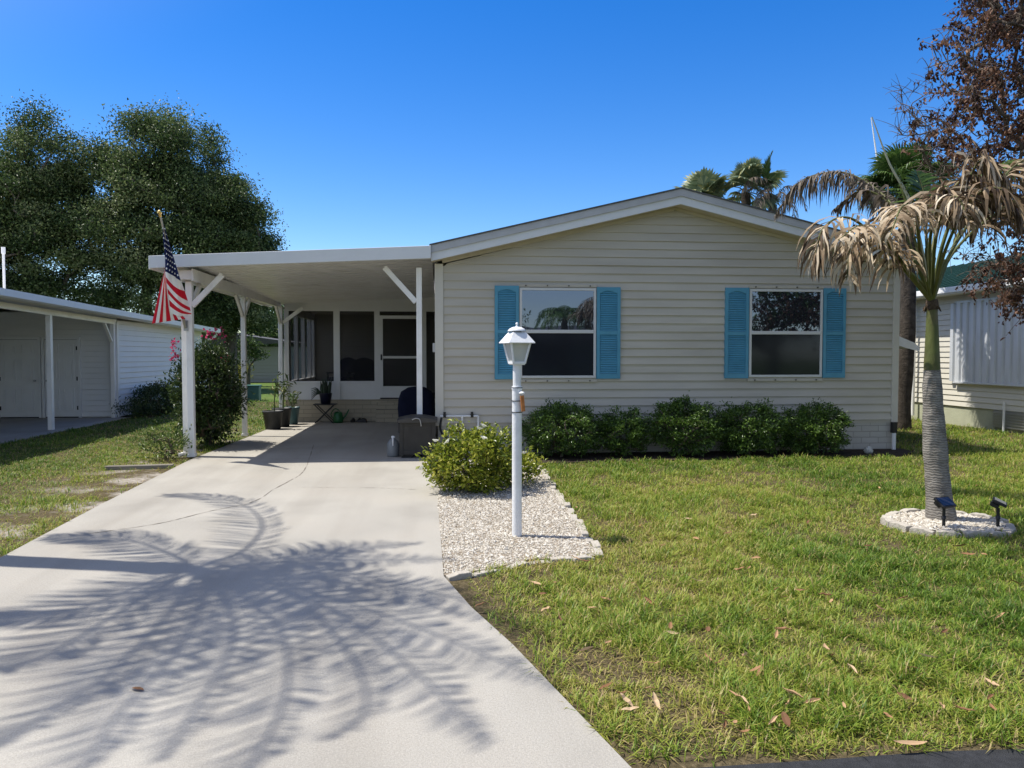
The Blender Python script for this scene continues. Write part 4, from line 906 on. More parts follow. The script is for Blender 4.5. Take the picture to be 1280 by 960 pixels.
fp_ = curve([(.05, 5.47, 0), (.33, 5.58, 0), (.68, 5.83, 0), (.95, 5.86, 0), (1.22, 5.90, 0)], 7)
for i in range(6):
    a, b = fp_[i], fp_[i+1]; c = (a+b)/2; dd = b-a; edging(c[0], c[1]-.02, math.atan2(dd[1], dd[0]), np.linalg.norm(dd), LE2, 'edging stones on the street side of the gravel', .04, .075, 60+i)
LR = 'curved pale concrete edging stone of the ring around the palm trunk'
n = 15
for i in range(n):
    a = 2*math.pi*i/n; x = RING_C[0]+RING_R[0]*math.cos(a); y = RING_C[1]+RING_R[1]*math.sin(a); ta = math.atan2(RING_R[1]*math.cos(a), -RING_R[0]*math.sin(a)); edging(x, y, ta, .205, LR, 'edging stones around the palm', .075, .085, 100+i)
RP = [(RING_C[0]+(RING_R[0]-.04)*math.cos(a), RING_C[1]+(RING_R[1]-.04)*math.sin(a)) for a in np.linspace(0, 6.283, 24, endpoint=False)]
MB().prism(RP, -.06, .022).build('ring_bed', M_sand, kind='structure')
o = gravel('ring_gravel', RP, 3600, .012, .024, None, np.random.default_rng(18)); o['label'] = 'pale crushed gravel inside the edging ring around palm'

# ------------------------------------------------------------------ solar spotlights
def spot(x, y, rz, tilt, label):
    t = thing('solar_spotlight', label, 'garden light', (x, y, 0)); h = .20
    m = MB(); m.tube([(0, 0, -.02), (0, 0, h)], .014, 8); m.lathe([(.02, .1), (.02, .13), (0, .135)], n=8); m.build('stake', M_black, None).parent = t
    Mr = np.array(Matrix.Rotation(tilt, 3, 'X')); m = MB(); m.box(-.085, .085, -.06, .06, -.012, .012, M=(Mr, np.array((0, -.01, h+.055)))); m.build('solar_panel', M_black, None, bevel=.004).parent = t
    m = MB(); m.box(-.072, .072, -.048, .048, .0125, .0145, M=(Mr, np.array((0, -.01, h+.055)))); m.build('panel_glass', mat('solar_cell', lin(.02, .022, .035), .12, .6), None).parent = t
    m = MB(); m.box(-.055, .055, -.02, .05, -.055, -.014, M=(Mr, np.array((0, .0, h+.055)))); m.build('lamp_head', M_black, None, bevel=.008).parent = t
    t.rotation_euler.z = rz
spot(4.60, 6.50, .25, R(35), 'black solar spotlight directly in front of the palm trunk, panel facing viewer'); spot(5.10, 6.46, .9, R(25), 'black solar spotlight at the right end of the stone ring')

# ------------------------------------------------------------------ palm with burnt fronds
M_ptrunk = bpy.data.materials.new('ringed_palm_trunk'); M_ptrunk.use_nodes = True
_t = M_ptrunk.node_tree; _L = _t.links.new; _p = _t.nodes['Principled BSDF']; _p.inputs['Roughness'].default_value = .9; _p.inputs['Specular IOR Level'].default_value = .15
_tc = N(_t, 'ShaderNodeTexCoord'); _wv = N(_t, 'ShaderNodeTexWave'); _wv.bands_direction = 'Z'; _wv.inputs['Scale'].default_value = 13; _wv.inputs['Distortion'].default_value = 6; _wv.inputs['Detail'].default_value = 4; _wv.inputs['Detail Scale'].default_value = 1.5
_L(_tc.outputs['Object'], _wv.inputs[0]); _cr = N(_t, 'ShaderNodeValToRGB'); _e = _cr.color_ramp.elements; _e[0].color = lin(.155, .14, .12); _e[1].color = lin(.25, .23, .205); _e[0].position = .0; _e[1].position = .5
_n = N(_t, 'ShaderNodeTexNoise'); _n.inputs['Scale'].default_value = 14; _n.inputs['Detail'].default_value = 8; _L(_tc.outputs['Object'], _n.inputs[0])
_mx = N(_t, 'ShaderNodeMix', data_type='RGBA', blend_type='MULTIPLY'); _mx.inputs[0].default_value = .8; _L(_wv.outputs[0], _cr.inputs[0]); _L(_cr.outputs[0], _mx.inputs[6])
_r = N(_t, 'ShaderNodeMapRange'); _r.inputs[1].default_value = .3; _r.inputs[2].default_value = .7; _r.inputs[3].default_value = .55; _r.inputs[4].default_value = 1.25; _L(_n.outputs[0], _r.inputs[0]); _L(_r.outputs[0], _mx.inputs[7]); _L(_mx.outputs[2], _p.inputs['Base Color'])
_b = N(_t, 'ShaderNodeBump'); _b.inputs['Strength'].default_value = .22; _b.inputs['Distance'].default_value = .02; _L(_wv.outputs[0], _b.inputs['Height']); _L(_b.outputs[0], _p.inputs['Normal'])
M_dead = leafmat('burnt_frond', [lin(.045, .03, .02), lin(.10, .068, .042), lin(.22, .155, .095), lin(.42, .32, .21), lin(.64, .55, .42)], .7, .2, .2)
M_deadd = leafmat('dark_dead_frond', [lin(.05, .04, .03), lin(.10, .08, .06), lin(.17, .14, .11), lin(.26, .22, .18)], .8, .2, .2)
M_frond = leafmat('green_frond', [lin(.03, .06, .012), lin(.06, .12, .02), lin(.11, .19, .035), lin(.17, .24, .06)], .4, .3, .4)
M_crown = mat('crownshaft_green', lin(.088, .10, .03), .6, .25, vary=.35, vscale=7, dirt=lin(.17, .13, .075), dscale=6, damt=.85, stretch=(1, 1, .5), bump=.3, bscale=25)
PB = np.array((4.81, 6.83, 0.))
palm = thing('palm_tree', 'young palm with scorched tan fronds ringed by pale stones', 'palm tree', PB)
def pc(z): return np.array((4.81-.085*min(z, 1.5)-.055*max(0, z-1.5)-.02*math.sin(z*2), 6.83, z))
zs = np.linspace(-.02, 1.46, 60); rs = np.interp(zs, [-.02, .1, .3, .8, 1.2, 1.46], [.138, .124, .113, .102, .088, .072])*(1+.012*np.sin(zs*75))*(1+.025*np.sin(zs*9+1)+.02*np.sin(zs*21))
MB().tube([pc(z) for z in zs], rs, 20).build('trunk', M_ptrunk, palm)
zs = np.linspace(1.44, 2.06, 16); m = MB(); m.tube([pc(z) for z in zs], np.interp(zs, [1.44, 1.5, 1.8, 2.06], [.071, .072, .058, .046]), 16)
m.build('crownshaft', M_crown, palm)
m = MB(); zs = np.linspace(2.03, 2.13, 8); m.tube([pc(z) for z in zs], [.05, .052, .055, .056, .056, .055, .053, .045], 14); g = np.random.default_rng(2)
for k in range(16):
    a = g.uniform(0, 6.28); q = pc(2.07)+np.array((math.cos(a), math.sin(a), 0))*.048; m.tube([q, q+np.array((math.cos(a)*.03, math.sin(a)*.03, -.02-.05*g.random()))], [.012, .003], 5)
m.build('fibrous_node', mat('brown_fibre', lin(.09, .065, .045), .95, .1, vary=.4, vscale=40, bump=.8), palm)
def PP(px, py, dy=0.): return W(px, py, 6.83+dy)
C0 = pc(2.1); C1 = (1160, 368)
# sheaths that spread above the node
for (a, b, r0) in (((1156, 352), (1142, 325), .036), ((1163, 350), (1168, 322), .036), ((1168, 354), (1182, 325), .030), ((1152, 356), (1128, 332), .028), ((1160, 345), (1158, 310), .028)):
    pts = curve([C0, PP(*a), PP(*b)], 10); MB().tube(pts, np.linspace(r0, .016, 10), 8).build('sheath', M_crown, palm)
def pf(name_seed, pix, mt, **kw):
    ctrl = [C0]+[PP(*q) for q in pix]; m = MB(); frond(m, ctrl, seed=name_seed, mi=0, rmi=1, **kw); return m.build('frond', [mt, M_crown], palm)
dead = dict(llen=.56, lw=.027, droop=.42, curl=.55, tint=(.04, 1), hang=.09, nleaf=62, start=.2, rr=(.018, .005), miss=.2, lift=.25)
ddk = dict(dead, tint=(.0, .65))
pf(1, [(1117, 322, -.1), (1066, 274, -.2), (1030, 284, -.25), (1017, 330, -.28)], M_dead, **dict(dead, nleaf=60, hang=.16, miss=.22))
pf(2, [(1118, 316, -.15), (1088, 284, -.3), (1066, 300, -.38), (1058, 350, -.4)], M_dead, **dict(dead, nleaf=52, hang=.14, miss=.22))
pf(13, [(1128, 328, -.3), (1098, 292, -.6), (1075, 282, -.85), (1048, 300, -1.0)], M_dead, **dict(dead, tint=(.5, 1), nleaf=40, llen=.34))
pf(3, [(1135, 300, .15), (1112, 256, .3), (1078, 238, .42), (1042, 262, .5)], M_deadd, **dict(dead, tint=(.01, .6), llen=.36, nleaf=70))
pf(4, [(1135, 300, .6), (1108, 248, 1.2), (1056, 216, 1.6), (1002, 226, 1.8), (970, 268, 1.9)], M_deadd, **dict(dead, tint=(.2, 1), llen=.42, lw=.016, nleaf=190, start=.36, curl=.5, droop=.7, miss=0, lift=.35))
pf(5, [(1178, 308, -.15), (1205, 238, -.3), (1228, 200, -.4), (1250, 238, -.45)], M_dead, **dict(dead, start=.42, nleaf=80, llen=.55, hang=.14))
pf(6, [(1185, 322, .1), (1232, 250, .15), (1280, 200, .2), (1325, 214, .2), (1350, 260, .2)], M_dead, **dict(dead, start=.42, nleaf=76, llen=.55))
pf(7, [(1150, 312, -.4), (1145, 268, -.7), (1128, 258, -.9), (1112, 296, -1.05)], M_dead, **dict(dead, start=.4, nleaf=44, tint=(.45, 1), llen=.36))
pf(8, [(1166, 310, .3), (1182, 250, .6), (1212, 222, .9), (1244, 250, 1.1)], M_dead, **dict(ddk, start=.42, nleaf=60))
pf(11, [(1182, 312, -.4), (1214, 250, -.8), (1250, 236, -1.0), (1275, 276, -1.1)], M_dead, **dict(ddk, start=.42, nleaf=60, llen=.42))
pf(14, [(1168, 312, -.3), (1178, 262, -.6), (1196, 246, -.85), (1212, 280, -1.0)], M_dead, **dict(dead, start=.4, nleaf=50, tint=(.3, 1), llen=.38))
pf(17, [(1176, 312, .5), (1196, 260, .9), (1224, 240, 1.2), (1256, 276, 1.4)], M_dead, **dict(ddk, start=.42))
pf(18, [(1162, 310, -.2), (1170, 262, -.4), (1184, 238, -.5), (1204, 266, -.55)], M_dead, **dict(dead, start=.4, llen=.44))
pf(19, [(1190, 318, .2), (1240, 270, .4), (1290, 246, .5), (1325, 285, .6)], M_dead, **dict(ddk, start=.4))
pf(9, [(1142, 295, .1), (1130, 245, .15), (1118, 212, .2)], M_frond, llen=.30, lw=.022, droop=.1, curl=.12, tint=(.1, .9), nleaf=44, start=.45, rr=(.018, .005))
pf(10, [(1158, 300, .1), (1156, 250, .2), (1146, 214, .3)], M_frond, llen=.30, lw=.022, droop=.12, curl=.12, tint=(.0, .8), nleaf=44, start=.45, rr=(.018, .005))
pf(12, [(1195, 300, .4), (1225, 240, .7), (1255, 205, 1.0), (1285, 200, 1.2)], M_frond, llen=.32, lw=.022, droop=.4, curl=.3, tint=(.1, .8), nleaf=44, start=.42, rr=(.018, .005))
m = MB(); m.tube(curve([C0, PP(1140, 260), PP(1112, 205), PP(1090, 146)], 16), np.linspace(.02, .004, 16), 6); m.build('spear_leaf', mat('pale_spear', lin(.42, .42, .30), .6, .3, vary=.1), palm)

# ------------------------------------------------------------------ palm beyond the left edge, which shades the drive
shade = thing('palm_tree', 'tall green palm left of the drive casting feathery shadows on concrete', 'palm tree', (-4.75, 6.65, 0))
def SH(px, py, h): q = G(px, py); return q+SUN*h
HC = 6.2; CB = SH(247, 712, HC)
base = np.array((CB[0]+.05, CB[1]+.02, 0)); shade.location = base; ORG[shade.name] = base
zs = np.linspace(-.05, HC-.9, 50)
m = MB(); m.tube([base+(CB-base)*np.array((1, 1, 0))*(z/HC)+(0, 0, z) for z in zs], np.interp(zs, [0, .3, 1, 5.3], [.26, .20, .16, .14])*(1+.02*np.sin(zs*50)), 14); m.build('trunk', M_ptrunk, shade)
m = MB(); zs = np.linspace(HC-.95, HC+.05, 12); m.tube([(CB[0], CB[1], z) for z in zs], np.interp(zs, [HC-.95, HC-.6, HC+.05], [.14, .17, .07]), 12); m.build('crownshaft', M_crown, shade)
SF = [([(262, 704), (306, 687), (328, 656), (306, 632), (262, 621), (205, 619)], (.25, .75, .9, .7, .35, .0)),
      ([(210, 691), (153, 674), (60, 671)], (.35, .5, .1)),
      ([(306, 706), (394, 700), (470, 700), (570, 699)], (.35, .75, .7, .2)),
      ([(328, 720), (416, 717), (503, 744), (580, 770)], (.35, .7, .5, -.1)),
      ([(300, 725), (372, 748), (415, 790), (450, 840), (455, 890), (410, 925)], (.25, .55, .6, .3, -.3, -.8)),
      ([(300, 722), (372, 735), (470, 765), (575, 805), (700, 860)], (.3, .7, .9, .8, .5)),
      ([(310, 716), (430, 728), (560, 745), (690, 800)], (.3, .8, 1.0, .6)),
      ([(320, 724), (420, 765), (520, 840), (610, 930)], (.3, .7, .6, .2)),
      ([(270, 735), (292, 775), (284, 822), (245, 884), (205, 950)], (.2, .4, .3, -.1, -.6)),
      ([(197, 724), (87, 764), (-30, 778)], (.3, .5, .1)), ([(184, 744), (87, 803), (26, 831), (-60, 845)], (.3, .5, .2, -.3)),
      ([(225, 750), (150, 830), (70, 885), (-20, 940)], (.3, .4, .0, -.5)), ([(290, 712), (372, 698), (437, 686), (525, 679)], (.4, .9, .9, .6)),
      ([(255, 745), (225, 810), (150, 890), (90, 980)], (.3, .4, .0, -.5)), ([(280, 730), (345, 780), (360, 850), (330, 930), (270, 1000)], (.3, .5, .3, -.2, -.8))]
for i, (pl, hh) in enumerate(SF):
    ctrl = [CB]+[SH(px, py, HC+h) for (px, py), h in zip(pl, hh)]; m = MB()
    frond(m, ctrl, 64, .57, .025, droop=.38, sweep=.75, seed=200+i, curl=.1, rr=(.03, .007), tint=(.1, .9), start=.12, lift=.15); m.build('frond', [M_frond], shade)

# ------------------------------------------------------------------ broadleaf trees
M_oak = leafmat('oak_leaf', [lin(.017, .037, .012), lin(.044, .078, .023), lin(.088, .135, .042), lin(.165, .215, .08), lin(.27, .30, .15)], .42, .34, .35)
M_oak2 = leafmat('mid_green_leaf', [lin(.02, .045, .010), lin(.04, .08, .016), lin(.08, .13, .03), lin(.14, .20, .05)], .5, .3, .4)
def tree(name, label, base, lobes, ncl, nleaf, ll, mt, seed, trunk_h, tr, group=None, spread=.55, cat='tree', zmin=2.2, tiprad=.03, ftrunk=None):
    g = np.random.default_rng(seed); t = thing(name, label, cat, base, group); base = np.asarray(base, float)
    vol = np.array([r[0]*r[1]*r[2] for _, r in lobes]); vol = vol**.7/np.sum(vol**.7); cs = []
    for (c, r), f in zip(lobes, vol): cs.append(blob(max(6, int(ncl*f)), c, r, g, .5))
    cs = np.concatenate(cs); cs = cs[cs[:, 2] > zmin]
    ch, _ = branch(base, cs[::2], r_tip=tiprad, jitter=.10, start=[base-(0, 0, .1), base+(0, 0, trunk_h*.5), base+(.05, 0, trunk_h)], g=g, r_root=tr)
    c0 = ch[0]; ch[0] = (curve(c0[0], 10), np.linspace(tr*1.25, tr*.85, 10)); trunk_mb(ch, 5, 12).build('trunk', M_bark, t)
    m = MB(); k = nleaf/len(cs)
    for q in cs:
        kk = int(k*g.uniform(.4, 1.6)); sp = spread*g.uniform(.7, 1.3); C = q+g.normal(size=(kk, 3))*sp*np.array((1, 1, .62)); bt = g.normal()*.2
        A = rdir(kk, g); Nn = rdir(kk, g)+(0, 0, .6); tt = np.clip(g.normal(.42, .22, kk)+bt, .003, 1); leaves(m, C, A, Nn, g.uniform(.6, 1.3, kk)*ll, g.uniform(.6, 1.2, kk)*ll*.5, tt)
    m.build('crown', mt, t); return t
tree('oak_tree', 'large dark oak with tallest round crown behind the flag and neighbouring roof', (-12.6, 37, 0), [((-13.0, 36.5, 10.6), (2.0, 2.2, 2.0)), ((-11.2, 36, 10.2), (1.7, 2.0, 1.8)), ((-14.9, 36.3, 9.2), (1.9, 2.2, 1.9)), ((-12.6, 35.2, 8.2), (2.2, 2.0, 2.0)), ((-10.3, 36, 8.2), (1.8, 2.0, 1.9)), ((-14.2, 35.4, 6.6), (2.1, 2.2, 1.9)), ((-11.4, 35.2, 6.0), (2.2, 2.2, 1.9)), ((-13.2, 35.5, 4.2), (2.6, 2.4, 1.7)), ((-10.2, 36, 4.2), (2.0, 2.2, 1.6))], 430, 165000, .13, M_oak, 301, 2.6, .45, None, .40)
tree('oak_tree', 'dark oak on the far left with its crown cut by the photo edge', (-18.8, 36, 0), [((-16.9, 35.6, 10.3), (1.6, 2.0, 1.7)), ((-19.2, 36, 9.0), (1.9, 2.1, 1.7)), ((-17.0, 35.4, 8.4), (1.7, 2.0, 1.8)), ((-19.0, 35.2, 7.8), (2.2, 2.2, 2.0)), ((-21.6, 36, 8.0), (2.2, 2.2, 2.0)), ((-17.4, 35, 5.8), (2.2, 2.2, 2.0)), ((-20.2, 35.2, 5.4), (2.6, 2.4, 2.0)), ((-17.8, 35, 3.6), (2.6, 2.2, 1.5)), ((-22.5, 36, 6.2), (2.4, 2.2, 2.4))], 370, 145000, .13, M_oak, 302, 2.6, .42, None, .40)
tree('oak_tree', 'lower spreading oak whose right side shows above the carport roof', (-9.8, 37, 0), [((-9.6, 36, 8.3), (1.4, 1.8, 1.5)), ((-8.7, 36, 7.0), (1.2, 1.8, 1.4)), ((-10.0, 35.6, 6.4), (1.5, 1.8, 1.5)), ((-8.5, 36, 5.2), (1.3, 1.8, 1.4)), ((-10.0, 35.4, 4.4), (1.8, 2.0, 1.5)), ((-8.7, 36, 3.8), (1.3, 1.8, 1.0))], 260, 85000, .13, M_oak, 303, 2.4, .32, None, .30, zmin=2.6)
tree('background_tree', 'bushy green tree far beyond the carport, over the grey house', (-15.0, 62, 0), [((-15, 62, 3.6), (4.5, 3, 2.6))], 70, 9000, .34, M_oak2, 304, 1.2, .25, 'trees far beyond the carport', .7, zmin=.8)
tree('background_tree', 'bushy green tree far beyond the carport, right of the grey house', (-8.6, 64, 0), [((-8.6, 64, 3.0), (4.5, 3, 2.4))], 70, 9000, .34, M_oak2, 305, 1.2, .25, 'trees far beyond the carport', .7, zmin=.8)
tree('garden_tree', 'small bare stemmed garden tree on the lawn seen through the carport', (-9.7, 40, 0), [((-9.9, 40, 1.9), (.7, .7, .7)), ((-9.4, 40, 1.5), (.4, .5, .4))], 26, 1500, .14, M_oak2, 306, .9, .09, None, .2, zmin=.9, tiprad=.015)
M_croton = leafmat('yellow_croton', [lin(.12, .16, .03), lin(.35, .34, .05), lin(.5, .46, .08)], .5, .3)
shrub('croton_bush', 'yellow green croton bush by the small tree beyond the carport', 'bush', (-10.6, 41, .6), (.65, .6, .6), 40, 1600, .16, M_croton, seed=307, spread=.16)
shrub('neighbour_hedge', 'low dark clipped hedge along the white wall of the left house', 'hedge', (-7.75, 21.6, .38), (.42, 1.9, .42), 150, 6500, .07, M_dark, seed=308, spread=.09)

# tree with dead red brown leaves, right edge
M_rust = leafmat('dead_rust_leaf', [lin(.045, .021, .015), lin(.095, .045, .028), lin(.17, .085, .052), lin(.28, .16, .10)], .6, .25, .3)
g = np.random.default_rng(401); rt = thing('dead_leaf_tree', 'bare twigged tree with curled red brown dead leaves at right edge', 'tree', (9.6, 9.9, 0))
tg = []
while len(tg) < 680:
    px, py = g.uniform(1085, 1420), g.uniform(-190, 400); Y = g.uniform(8.4, 10.8)
    lim = np.interp(py, [-190, 0, 60, 130, 190, 260, 320, 400], [1150, 1195, 1150, 1108, 1128, 1205, 1175, 1240])
    if px < lim+g.exponential(20): continue
    if 230 < py < 400 and g.random() < .32: continue
    tg.append(W(px, py, Y))
ch, _ = branch((9.6, 9.9, 0), tg, r_tip=.0050, jitter=.15, seg=7, start=[(9.6, 9.9, -.1), (9.58, 9.9, .9), (9.5, 9.85, 1.8), (9.3, 9.8, 2.5)], g=g, r_root=.14)
c0 = ch[0]; ch[0] = (curve(c0[0], 12), np.linspace(.15, .11, 12))
mt_ = trunk_mb(ch, 5, 12); m = MB()
for q in tg:                                   # fine drooping twigs, dead leaves curled up in bunches on them
    px, py, _ = proj(q); dens = np.clip((px-np.interp(py, [0, 130, 260, 400], [1180, 1130, 1190, 1200]))/70, .03, 1)
    for k in range(6):
        d = unit(g.normal(size=3)+(-.3, 0, -.15)); L = g.uniform(.14, .42); e = q+d*L+(0, 0, -.12*L); mt_.tube(curve([q, q+d*L*.5+g.normal(size=3)*.03, e], 5), np.linspace(.0050, .0022, 5), 3, cap=False)
        if g.random() < dens*.95:
            kk = int(g.integers(5, 14)); C = q+(e-q)*g.uniform(.35, 1.05, (kk, 1))+g.normal(size=(kk, 3))*.022-(0, 0, .02); leaves(m, C, rdir(kk, g)*.7+np.array((0, 0, -.8)), rdir(kk, g), g.uniform(.035, .08, kk), g.uniform(.016, .036, kk), np.clip(g.uniform(0, .9)+g.normal(size=kk)*.2, .01, 1), fold=.7)
mt_.build('trunk', M_twig, rt)
m.build('crown', M_rust, rt)

# ------------------------------------------------------------------ palms behind the house
M_bis = leafmat('silver_fan_leaf', [lin(.07, .11, .06), lin(.13, .18, .10), lin(.20, .25, .15), lin(.34, .32, .13)], .5, .2, .4)
M_dbark = mat('dark_palm_bark', lin(.065, .055, .045), .95, .1, vary=.4, vscale=9, bump=.9, bscale=25)
def fan_palm(label, base, zc, rad, nl, mt, seed, tr=.16, dead=0, name='fan_palm', pet=(.5, .95), w=.075):
    g = np.random.default_rng(seed); t = thing(name, label, 'palm tree', base); b = np.asarray(base, float); c = b+np.array((0, 0, zc))
    m = MB(); zs = np.linspace(-.05, zc, 40); m.tube([b+np.array((.12*math.sin(z*.6), 0, z)) for z in zs], np.interp(zs, [0, .4, zc], [tr*1.35, tr, tr*.85])*(1+.03*np.sin(zs*40)), 12); m.build('trunk', M_dbark, t); c = c+np.array((.12*math.sin(zc*.6), 0, 0))
    for k in range(nl):
        a = g.uniform(0, 6.283); el = g.uniform(-.35, 1.4) if k >= dead else g.uniform(-1.2, -.5); d = np.array((math.cos(a)*math.cos(el), math.sin(a)*math.cos(el), math.sin(el))); h = c+d*g.uniform(*pet)
        nrm = np.cross(np.cross(d, (0, 0, 1)), d)+g.normal(size=3)*.25; m = MB(); fan(m, h, d, nrm, rad*g.uniform(.8, 1.1), tint=(.15, 1), seed=seed*50+k, petiole=c, spread=g.uniform(1.3, 1.9), droop=g.uniform(.05, .35), w=w)
        m.build('frond', M_bis if mt is None else (mt if k >= dead else M_deadd), t)
    return t
fan_palm('silvery fan palm behind the roof ridge, leftmost of the palms there', (8.0, 22.5, 0), 6.2, .74, 20, None, 11, pet=(.3, .65))
fan_palm('silvery fan palm behind the roof with a dark upright spear', (9.25, 22.2, 0), 6.45, .72, 20, None, 12, pet=(.35, .75))
bp = thing('feather_palm', 'dry feathery palm with one dark upright frond behind the roof', 'palm tree', (9.75, 21.6, 0))
m = MB(); zs = np.linspace(-.05, 6.0, 30); m.tube([(9.75, 21.6, z) for z in zs], np.linspace(.17, .12, 30), 10); m.build('trunk', M_bark, bp)
m = MB(); frond(m, [(9.75, 21.6, 5.9), (9.55, 21.6, 6.6), (9.52, 21.5, 7.1), (9.64, 21.4, 7.5)], 70, .24, .03, droop=.02, sweep=1.6, seed=900, tint=(.01, .4), start=.1); m.build('frond', M_frond, bp)
for k, (dx, dz, dy) in enumerate(((-.9, .25, -.3), (-.7, -.5, -.5), (.7, -.2, -.4), (-1.1, -.1, .3), (.3, -.8, -.7))):
    m = MB(); frond(m, [(9.75, 21.6, 5.95), (9.75+dx*.4, 21.6+dy*.4, 6.55+dz*.3), (9.75+dx*.85, 21.6+dy, 6.5+dz*.8), (9.75+dx*1.15, 21.6+dy*1.2, 6.0+dz*1.2)], 44, .42, .022, droop=.6, curl=.4, seed=901+k, tint=(.3, 1)); m.build('frond', M_deadd, bp)
# stocky sabal between the houses
M_sab = leafmat('sabal_leaf', [lin(.02, .05, .012), lin(.04, .09, .02), lin(.08, .14, .035), lin(.14, .20, .06)], .4, .25, .45)
fan_palm('green crowned palm with dark trunk between the two houses', (10.02, 15.65, 0), 5.15, .62, 60, M_sab, 13, tr=.17, name='cabbage_palm', pet=(.15, .75), w=.038)

# ------------------------------------------------------------------ right neighbour
nb = thing('neighbour_house', 'cream sided house with green metal roof behind the palm trunk', 'house', (12.5, 17, 0)); XN = 11.9
M_cream = mat('cream_siding', lin(.62, .59, .50), .5, .35, vary=.05, vscale=1.5, dirt=lin(.5, .47, .4), dscale=1.5, damt=.3)
m = MB(); siding(m, (XN, 0, 0), (0, 1, 0), (-1, 0, 0), .43, 3.0, lambda z: (8.0, 24.0), course=.125, lip=.018); m.box(XN+.02, 20, 8.03, 23.98, .4, 3.0); siding(m, (XN, 8.02, 0), (1, 0, 0), (0, -1, 0), .43, 3.0, lambda z: (0, 8)); m.build('wall', M_cream, nb)
MB().box(XN+.015, 20, 8.05, 23.95, -.1, .43).build('foundation', mat('painted_foundation', lin(.42, .43, .31), .85, .2, vary=.1, vscale=3, dirt=lin(.28, .28, .2), dscale=2, damt=.5, bump=.3), nb)
M_grn = mat('green_metal_roof', lin(.04, .10, .07), .5, .4, vary=.08)
m = MB(); m.arr([(11.5, 7.6, 3.08), (11.5, 24.4, 3.08), (15.9, 24.4, 4.35), (15.9, 7.6, 4.35), (20.3, 24.4, 3.08), (20.3, 7.6, 3.08)], [(0, 3, 2, 1), (3, 5, 4, 2)])
for y in np.arange(7.8, 24.4, .4): m.bar((11.5, y, 3.10), (15.9, y, 4.37), .03, .04)
m.build('roof', M_grn, nb)
MB().box(11.44, 11.9, 7.6, 24.4, 2.98, 3.07).build('soffit', M_white2, nb)
m = MB(); m.box(11.40, 11.50, 7.6, 24.4, 3.0, 3.13); m.build('gutter', M_white, nb, bevel=.01)
m = MB(); m.tube([(11.78, 17.9, .1), (11.78, 17.9, 3.0)], .04, 8); m.build('downspout', M_white, nb)
m = MB(); y = 12.0; M_pan = mat('galvanised_storm_panel', lin(.62, .64, .66), .42, .5, metal=.15, vary=.08, vscale=3, stretch=(1, 3, .4))
while y < 16.42:
    P = [(0, 0), (.08, 0), (.10, .045), (.20, .045), (.22, 0)]
    for (a, da), (b, db) in zip(P[:-1], P[1:]): m.arr([(XN-.05-da, y+a, 1.0), (XN-.05-db, y+b, 1.0), (XN-.05-db, y+b, 2.79), (XN-.05-da, y+a, 2.79)], [(0, 3, 2, 1)])
    y += .22
m.box(XN-.10, XN-.01, 11.98, 16.46, 2.79, 2.83); m.box(XN-.11, XN-.01, 11.98, 16.46, .96, 1.0); m.build('storm_shutter', M_pan, nb)
m = MB(); m.box(XN-.03, XN-.016, 14.0, 15.25, .05, .42)
for k in range(6): m.box(XN-.05, XN-.03, 14.0, 15.25, .07+k*.058, .095+k*.058)
m.build('vent_grille', M_steel, nb)
m = MB(); m.tube([(XN-.1, 14.85, 0), (XN-.1, 14.85, .62)], .025, 8); m.build('pipe', M_white2, nb)
m = MB(); m.box(XN-.09, XN, 17.45, 17.6, .72, .92); m.build('outlet_box', M_steel, nb, bevel=.01)

# ------------------------------------------------------------------ left neighbour
ln = thing('neighbour_house', 'white house on the left with open carport and storage doors', 'house', (-9.5, 20.5, 0))
M_ws = mat('white_siding', lin(.74, .74, .73), .5, .35, vary=.04, vscale=1.5, dirt=lin(.6, .6, .57), dscale=1.5, damt=.3)
XS = -8.25
m = MB(); siding(m, (-13.6, 20.5, 0), (1, 0, 0), (0, -1, 0), .02, 2.7, lambda z: (0, 13.6+XS), course=.14); siding(m, (XS, 0, 0), (0, 1, 0), (1, 0, 0), .02, 2.50, lambda z: (20.5, 27.5), course=.14)
m.box(-13.6, XS-.02, 20.52, 27.5, 0, 2.45); siding(m, (-13.6, 0, 0), (0, 1, 0), (1, 0, 0), .02, 2.9, lambda z: (4.0, 20.5), course=.14); m.box(-20, -13.62, 4.0, 27.5, 0, 3.0); m.build('wall', M_ws, ln)
m = MB(); m.box(XS-.07, XS+.03, 20.44, 20.55, 0, 2.45); m.build('corner_trim', M_white2, ln)
